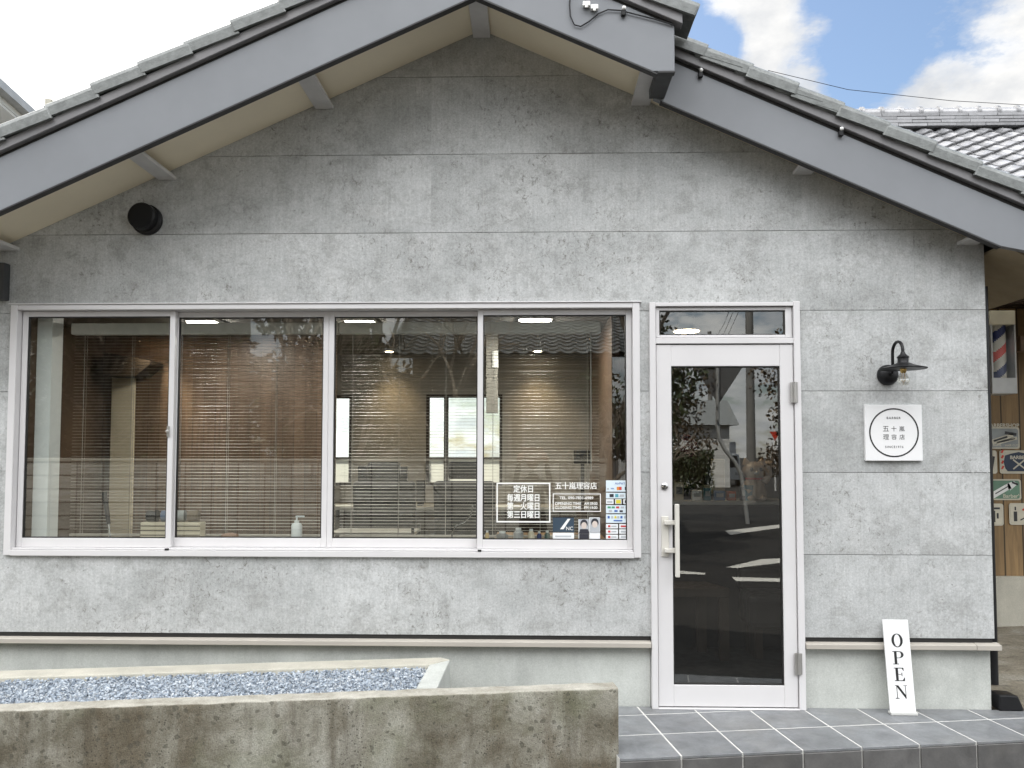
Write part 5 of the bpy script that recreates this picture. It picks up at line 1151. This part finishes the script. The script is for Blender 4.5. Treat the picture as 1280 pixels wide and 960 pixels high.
def leafy(x, y, z, hgt, rad, n, mat, seed, label, low=.25):
    rg = random.Random(seed); r = root('leafy_tree', (x, y, z)); m = MB(); tips = []
    m.tube([(x, y, z), (x + .05, y, z + hgt * .3), (x - .05, y + .05, z + hgt * .75)], [hgt * .03, hgt * .024, hgt * .008], 8)
    cl = []
    for k in range(22):
        a = rg.random() * 6.28; t = rg.random(); zz = z + hgt * (low + (1 - low) * t); rr = rad * math.sin(math.pi * (.12 + .8 * t)) * rg.uniform(.35, .9)
        c = Vector((x + rr * math.cos(a), y + rr * math.sin(a), zz)); cl.append((c, rad * rg.uniform(.25, .45))); m.tube([(x, y, z + hgt * (low * .8 + .6 * t * (1 - low))), tuple(c)], [hgt * .009, hgt * .003], 5)
    build(m, 'trunk', BARK, r); m = MB(); vs = []; fs = []
    for k in range(n):
        c, cr = rg.choice(cl); d = Vector((rg.gauss(0, 1), rg.gauss(0, 1), rg.gauss(0, 1))).normalized() * cr * rg.random() ** .4; p = c + d; a = Vector((rg.gauss(0, 1), rg.gauss(0, 1), rg.gauss(0, 1))).normalized(); b_ = a.orthogonal().normalized(); s = rad * rg.uniform(.03, .055); n0 = len(vs); vs += [p - a * s, p + b_ * s * .55, p + a * s, p - b_ * s * .55]; fs.append((n0, n0 + 1, n0 + 2, n0 + 3))
    m.add(vs, fs); build(m, 'crown', mat, r); tag(r, label, 'tree', 'leafy street trees')
leafy(1.75, -9.0, GZ, 6.4, 1.25, 5600, LEAFD, 5, 'tall dark evergreen tree across the street beside the brown house')
p = mir(968, 500, 17); leafy(p.x + .75, p.y, GZ, 5.0, 1.5, 4200, LEAFR, 6, 'russet leafed tree at the right of the street'); p = mir(845, 520, 16); leafy(p.x - .3, p.y, GZ, 4.6, 1.3, 1900, LEAFR, 8, 'russet leafed tree at the left of the street')
leafy(-4.2, -9.2, GZ, 5.8, 2.1, 12000, LEAFD, 15, 'round dark evergreen added behind the block wall to darken the window reflection', .2); leafy(-7.4, -9.0, GZ, 5.4, 2.0, 9000, LEAFD, 17, 'broad dark evergreen added by the far block wall to darken the window reflection', .2)  # evergreens added to keep the left pane reflections dark
leafy(-3.2, -11.8, GZ, 6.8, 2.2, 11000, LEAFD, 19, 'tall dense evergreen added beside the brown house to hide reflected sky', .12)  # extra tree added to close a bright sky gap in the reflection
# hedge, far house, truck, poles, stop signs
a = mir(880, 570, 30); rg = random.Random(4); m = MB(); vs = []; fs = []
for k in range(5000):
    p = Vector((a.x + rg.uniform(-3.2, .2), a.y + rg.uniform(-1, 1), GZ + 1.9 * rg.random() ** .6)); q = Vector((rg.gauss(0, 1), rg.gauss(0, 1), rg.gauss(0, 1))).normalized(); b_ = q.orthogonal().normalized(); s = .09; n0 = len(vs); vs += [p - q * s, p + b_ * s * .6, p + q * s, p - b_ * s * .6]; fs.append((n0, n0 + 1, n0 + 2, n0 + 3))
m.add(vs, fs); tag(build(m, 'hedge', LEAFD), 'green clipped hedge beside the road opposite', 'hedge')
a = mir(878, 545, 38); h = root('far_house', (a.x, a.y, GZ)); m = MB(); m.box(a.x - 4, a.x + 1.4, a.y - 4, a.y, GZ, 3.0); build(m, 'wall', HOUSEW, h); m = MB(); m.prism([(a.y + .5, 2.95), (a.y - 2, 4.4), (a.y - 4.5, 2.95)], 'x', a.x - 4.4, a.x + 1.8); build(m, 'roof', KAWARA, h); tag(h, 'small white house with grey roof far down the street', 'house')
a = mir(908, 590, 40); r = root('box_truck', (a.x, a.y, GZ)); x = a.x; y = a.y
m = MB(); m.box(x - .85, x + .85, y - 4.2, y - 1.3, GZ + .6, GZ + 2.45); build(m, 'cargo_box', M('truck_white', (.7, .7, .7), .4, var=.03), r, bevel=.02); m = MB(); m.prism([(y - 1.25, GZ + .35), (y + .1, GZ + .35), (y + .1, GZ + .95), (y - .25, GZ + 1.75), (y - 1.25, GZ + 1.8)], 'x', x - .75, x + .75); build(m, 'cab', DECAL, r, bevel=.03, seg=2)
m = MB(); m.hexa([(x - .66, y + .09, GZ + 1.02), (x + .66, y + .09, GZ + 1.02), (x + .66, y + .1, GZ + 1.02), (x - .66, y + .1, GZ + 1.02), (x - .62, y - .24, GZ + 1.7), (x + .62, y - .24, GZ + 1.7), (x + .62, y - .23, GZ + 1.7), (x - .62, y - .23, GZ + 1.7)]); build(m, 'windscreen', BLACK, r)
for s in (-1, 1):
    m = MB(); m.box(x + s * .55 - .12, x + s * .55 + .12, y + .1, y + .12, GZ + .6, GZ + .75); build(m, 'headlight', GALV, r)
    for yy in (-.4, -3.4): m = MB(); m.lathe([(.29, -.09), (.29, .09)], (x + s * .7, y + yy, GZ + .29), (1, 0, 0), 18); build(m, 'wheel', BLACK, r)
tag(r, 'white box truck parked down the street reflected in the door', 'truck')
def spole(pts, rad, name): m = MB(); m.tube(pts, rad, 12); return m
P = [mir(896, 440, 15.7), mir(896, 530, 15.7), mir(898, 548, 15.7), mir(905, 562, 15.7), mir(918, 578, 15.7), mir(925, 592, 15.7), mir(928, 610, 15.7), mir(934, 678, 15.7)]; P[-1].z = GZ
r = root('stop_sign', tuple(P[-1])); m = MB(); m.tube(P, .05, 10); build(m, 'pole', GALV, r, smooth=True)
t = [mir(862, 452, 15.75), mir(932, 452, 15.75), mir(897, 506, 15.75)]; m = MB(); m.prism([(q.x, q.z) for q in t], 'y', t[0].y - .01, t[0].y); build(m, 'plate', M('sign_back', (.12, .12, .12), .6), r); tag(r, 'bent grey pole with the back of a triangular road sign across the street', 'road sign')
a = mir(968, 570, 34); r = root('red_sign', (a.x, a.y, GZ)); m = MB(); m.tube([(a.x, a.y, GZ), (a.x, a.y, 2.6)], .04, 8); build(m, 'pole', DECAL, r); m = MB(); m.prism([(a.x - .25, 2.5), (a.x + .25, 2.5), (a.x, 2.07)], 'y', a.y + .05, a.y + .07); build(m, 'plate', REDP, r); tag(r, 'small red triangular road sign far down the street', 'road sign')
a = mir(938, 560, 24); r = root('utility_pole', (a.x, a.y, GZ)); m = MB(); m.tube([(a.x, a.y, GZ), (a.x, a.y, 9)], [.17, .12], 14); build(m, 'shaft', POLEC, r, smooth=True); m = MB(); m.box(a.x - .9, a.x + .9, a.y - .05, a.y + .05, 8.2, 8.3); build(m, 'crossarm', GALV, r); tag(r, 'tall concrete utility pole beside the road reflected in the door', 'utility pole')
a2 = mir(888, 560, 45); r = root('utility_pole', (a2.x, a2.y, GZ)); m = MB(); m.tube([(a2.x, a2.y, GZ), (a2.x, a2.y, 9)], [.17, .12], 14); build(m, 'shaft', POLEC, r, smooth=True); tag(r, 'distant utility pole beyond the truck reflected in the door', 'utility pole')
for k, zz in enumerate((8.25, 7.8, 7.3)):
    m = MB(); m.tube([(a2.x - 3, a2.y - 10, zz), (a2.x, a2.y, zz - .3), ((a.x + a2.x) / 2, (a.y + a2.y) / 2, zz - .5), (a.x, a.y, zz), (a.x + 1.2, a.y + 14, zz - .4)], .012, 5); tag(build(m, 'power_line', BLACK), ('topmost', 'middle', 'lowest')[k] + ' power line strung between the street poles', 'power line', 'power lines over the street')
m = MB()
for q in ([(905, 663), (975, 655), (975, 659), (912, 668)], [(906, 708), (950, 698), (978, 697), (978, 702), (920, 709)], [(913, 720), (979, 722), (979, 726), (918, 725)], [(845, 712), (880, 715), (880, 717), (845, 716)]):
    pts = []
    for px, py in q: p = atz(px, py, GZ + .004); pts.append((p[0], .1 - p[1], GZ + .004))
    m.add(pts, [tuple(range(len(pts)))])
a = atz(0, 700, GZ)
tag(build(m, 'road_markings', PAINT), 'worn white painted lines on the road', kind='structure')

# ------------------------------------------------------------------ photographer
px_, py_ = 0.0, -4.78; pr = root('person', (px_, py_, GZ)); zf = GZ; X = lambda x, y, z: (px_ + x, py_ + y, zf + z)
V = [X(0, 0, .92), X(0, 0, 1.08), X(0, -.01, 1.24), X(0, -.01, 1.37), X(0, .0, 1.46), X(0, .02, 1.52), X(.17, -.01, 1.37), X(.25, .0, 1.14), X(.15, .17, 1.50 - .3 + .32), X(-.17, -.01, 1.37), X(-.25, .0, 1.14), X(-.15, .17, 1.52), X(.1, 0, .88), X(.11, .02, .48), X(.12, -.01, .08), X(.13, .12, .035), X(-.1, 0, .88), X(-.11, .02, .48), X(-.12, -.01, .08), X(-.13, .12, .035)]
E = [(0, 1), (1, 2), (2, 3), (3, 4), (4, 5), (3, 6), (6, 7), (7, 8), (3, 9), (9, 10), (10, 11), (0, 12), (12, 13), (13, 14), (14, 15), (0, 16), (16, 17), (17, 18), (18, 19)]
V[8] = X(.155, .16, 1.62); V[11] = X(-.155, .16, 1.62)
Rr = [(.15, .11), (.14, .1), (.16, .11), (.13, .09), .055, .05, .06, .045, .03, .06, .045, .03, .085, .06, .042, .04, .085, .06, .042, .04]
skin_mesh('body', V, E, Rr, CLOTH, pr, 2)
m = MB(); hc = Vector(X(0, .04, 1.66)); m.ell(hc, .075, .095, .115, 24, 18); m.ell(hc + Vector((0, .09, -.02)), .014, .022, .022, 10, 8); m.ell(hc + Vector((0, .083, -.062)), .026, .012, .008, 10, 6)
for s in (-1, 1): m.ell(hc + Vector((s * .076, -.005, -.005)), .012, .02, .032, 10, 8)
build(m, 'head', SKIN, pr, smooth=True)
for s in (-1, 1): m = MB(); m.ell(hc + Vector((s * .03, .086, .008)), .012, .008, .006, 10, 6); build(m, 'eye', INK, pr, smooth=True)
m = MB(); m.ell(hc + Vector((0, -.018, .028)), .084, .1, .102, 24, 18); build(m, 'hair', HAIR, pr, smooth=True)
for s in (-1, 1):
    w0 = Vector(X(s * .155, .16, 1.62)); hv = [w0, w0 + Vector((0, .03, .04)), w0 + Vector((-s * .005, .05, .085))]; he = [(0, 1), (1, 2)]; hr = [.026, (.03, .018), (.034, .016)]
    for k, L in enumerate((.062, .072, .068, .052)):
        b_ = len(hv); base_ = w0 + Vector((-s * .005, .055, .07 + .0)) + Vector((0, .0, .022 * (k - 1.2))); hv += [base_, base_ + Vector((-s * .02, .022, .004)), base_ + Vector((-s * (.018 + L * .5), .016, .006))]; he += [(2, b_), (b_, b_ + 1), (b_ + 1, b_ + 2)]; hr += [.0105, .0095, .0075]
    b_ = len(hv); hv += [w0 + Vector((-s * .02, .02, .07)), w0 + Vector((-s * .045, .018, .1)), w0 + Vector((-s * .058, .02, .125))]; he += [(1, b_), (b_, b_ + 1), (b_ + 1, b_ + 2)]; hr += [.013, .0105, .0085]
    skin_mesh('hand', hv, he, hr, SKIN, pr, 1)
tag(pr, 'person in dark clothes holding up a tablet, reflected in the window', 'person')
m = MB(); m.box(-.125, .125, -4.585, -4.577, 1.31, 1.48); tag(build(m, 'tablet', M('tablet_case', (.3, .22, .17), .5), bevel=.003), 'tan backed tablet held up by the person in dark clothes', 'tablet')

# ------------------------------------------------------------------ light and sky
AZ, EL_ = R(30), R(52)
S = Vector((-math.sin(AZ) * math.cos(EL_), math.cos(AZ) * math.cos(EL_), math.sin(EL_)))
l = bpy.data.lights.new('sun', 'SUN'); l.energy = 4.2; l.angle = R(.53); l.color = (1, .95, .87)
o = bpy.data.objects.new('sun', l); COL.objects.link(o); o.rotation_euler = (-S).to_track_quat('-Z', 'Y').to_euler(); o.location = (-10, 20, 20)
w = bpy.data.worlds.new('World'); SC.world = w; w.use_nodes = True; nt = w.node_tree
bg = nt.nodes['Background']; sky = nt.nodes.new('ShaderNodeTexSky'); sky.sky_type = 'NISHITA'; sky.sun_disc = False; sky.sun_elevation = EL_; sky.sun_rotation = -AZ; sky.air_density = 1.15; sky.dust_density = .6; sky.ozone_density = 1.2
tc = nt.nodes.new('ShaderNodeTexCoord'); D = tc.outputs['Generated']
sx = nt.nodes.new('ShaderNodeSeparateXYZ'); nt.links.new(D, sx.inputs[0])
den = math_n(nt, 'ADD', math_n(nt, 'MAXIMUM', sx.outputs['Z'], 0), .35); cvv = nt.nodes.new('ShaderNodeCombineXYZ')
nt.links.new(math_n(nt, 'DIVIDE', sx.outputs['X'], den), cvv.inputs[0]); nt.links.new(math_n(nt, 'DIVIDE', sx.outputs['Y'], den), cvv.inputs[1]); nt.links.new(math_n(nt, 'MULTIPLY', sx.outputs['Z'], 1.2), cvv.inputs[2])
f = noise_n(nt, cvv.outputs[0], 7.5, 12, .62, .1)
def blob(px, py, rad, amp):
    d = Vector(ray(px, py)).normalized(); dp = nt.nodes.new('ShaderNodeVectorMath'); dp.operation = 'DOT_PRODUCT'; nt.links.new(D, dp.inputs[0]); dp.inputs[1].default_value = d
    mr = nt.nodes.new('ShaderNodeMapRange'); mr.interpolation_type = 'SMOOTHSTEP'; nt.links.new(dp.outputs['Value'], mr.inputs[0]); mr.inputs[1].default_value = math.cos(rad); mr.inputs[2].default_value = math.cos(rad * .25); mr.inputs[3].default_value = 0; mr.inputs[4].default_value = amp
    return mr.outputs[0]
for args in ((1265, 95, .17, .38), (990, 85, .075, .3), (930, 15, .07, .24), (1120, 10, .13, -.28), (1085, 75, .06, -.2), (865, 50, .07, -.25), (900, 70, .05, -.15)): f = math_n(nt, 'ADD', f, blob(*args))
leftb = nt.nodes.new('ShaderNodeMapRange'); leftb.interpolation_type = 'SMOOTHSTEP'
nt.links.new(math_n(nt, 'DIVIDE', sx.outputs['X'], math_n(nt, 'MAXIMUM', math_n(nt, 'ABSOLUTE', sx.outputs['Y']), .05)), leftb.inputs[0]); leftb.inputs[1].default_value = .1; leftb.inputs[2].default_value = -.45; leftb.inputs[3].default_value = 0; leftb.inputs[4].default_value = .5
yb = nt.nodes.new('ShaderNodeMapRange'); nt.links.new(sx.outputs['Y'], yb.inputs[0]); yb.inputs[1].default_value = -.2; yb.inputs[2].default_value = .3
f = math_n(nt, 'ADD', f, math_n(nt, 'MULTIPLY', leftb.outputs[0], yb.outputs[0]))
f = math_n(nt, 'ADD', f, math_n(nt, 'MULTIPLY', math_n(nt, 'SUBTRACT', 1.0, yb.outputs[0]), .15))
mask = ramp(nt, f, [(.47, 0), (.56, .3), (.64, .8), (.76, 1)])
shade = ramp(nt, noise_n(nt, cvv.outputs[0], 5, 6, .6), [(.3, (8.6, 9.0, 9.6)), (.62, (15, 14.8, 14.4))])
zen = nt.nodes.new('ShaderNodeMapRange'); zen.interpolation_type = 'SMOOTHSTEP'; nt.links.new(sx.outputs['Z'], zen.inputs[0])
zen.inputs[1].default_value = .45; zen.inputs[2].default_value = .66; zen.inputs[3].default_value = 1.0; zen.inputs[4].default_value = 4.4  # unseen cloud band facing the shop, brightened to light its wall
zd = nt.nodes.new('ShaderNodeMapRange'); zd.interpolation_type = 'SMOOTHSTEP'; nt.links.new(sx.outputs['Z'], zd.inputs[0]); zd.inputs[1].default_value = .74; zd.inputs[2].default_value = .92; zd.inputs[3].default_value = 1; zd.inputs[4].default_value = .45
fr = nt.nodes.new('ShaderNodeMapRange'); fr.interpolation_type = 'SMOOTHSTEP'; nt.links.new(sx.outputs['Y'], fr.inputs[0]); fr.inputs[1].default_value = .1; fr.inputs[2].default_value = -.2; fr.inputs[3].default_value = 0; fr.inputs[4].default_value = 1
bx = nt.nodes.new('ShaderNodeMapRange'); bx.interpolation_type = 'SMOOTHSTEP'; nt.links.new(sx.outputs['X'], bx.inputs[0]); bx.inputs[1].default_value = -.25; bx.inputs[2].default_value = .3; bx.inputs[3].default_value = 1.1; bx.inputs[4].default_value = .5
zm = mix(nt, fr.outputs[0], bx.outputs[0], math_n(nt, 'MULTIPLY', zen.outputs[0], zd.outputs[0]))
shade = mix(nt, 1, shade, zm, 'MULTIPLY')
c = mix(nt, mask, sky.outputs[0], shade)
nt.links.new(c, bg.inputs['Color']); bg.inputs['Strength'].default_value = .08

SC.view_settings.view_transform = 'Standard'; SC.view_settings.look = 'None'; SC.view_settings.gamma = 1; SC.view_settings.use_curve_mapping = False
SC.view_settings.exposure = .88
SC.cycles.use_denoising = True; SC.cycles.max_bounces = 10; SC.cycles.transparent_max_bounces = 16; SC.cycles.diffuse_bounces = 5; SC.cycles.glossy_bounces = 5
SC.cycles.sample_clamp_indirect = 6; SC.cycles.caustics_reflective = False; SC.cycles.caustics_refractive = False
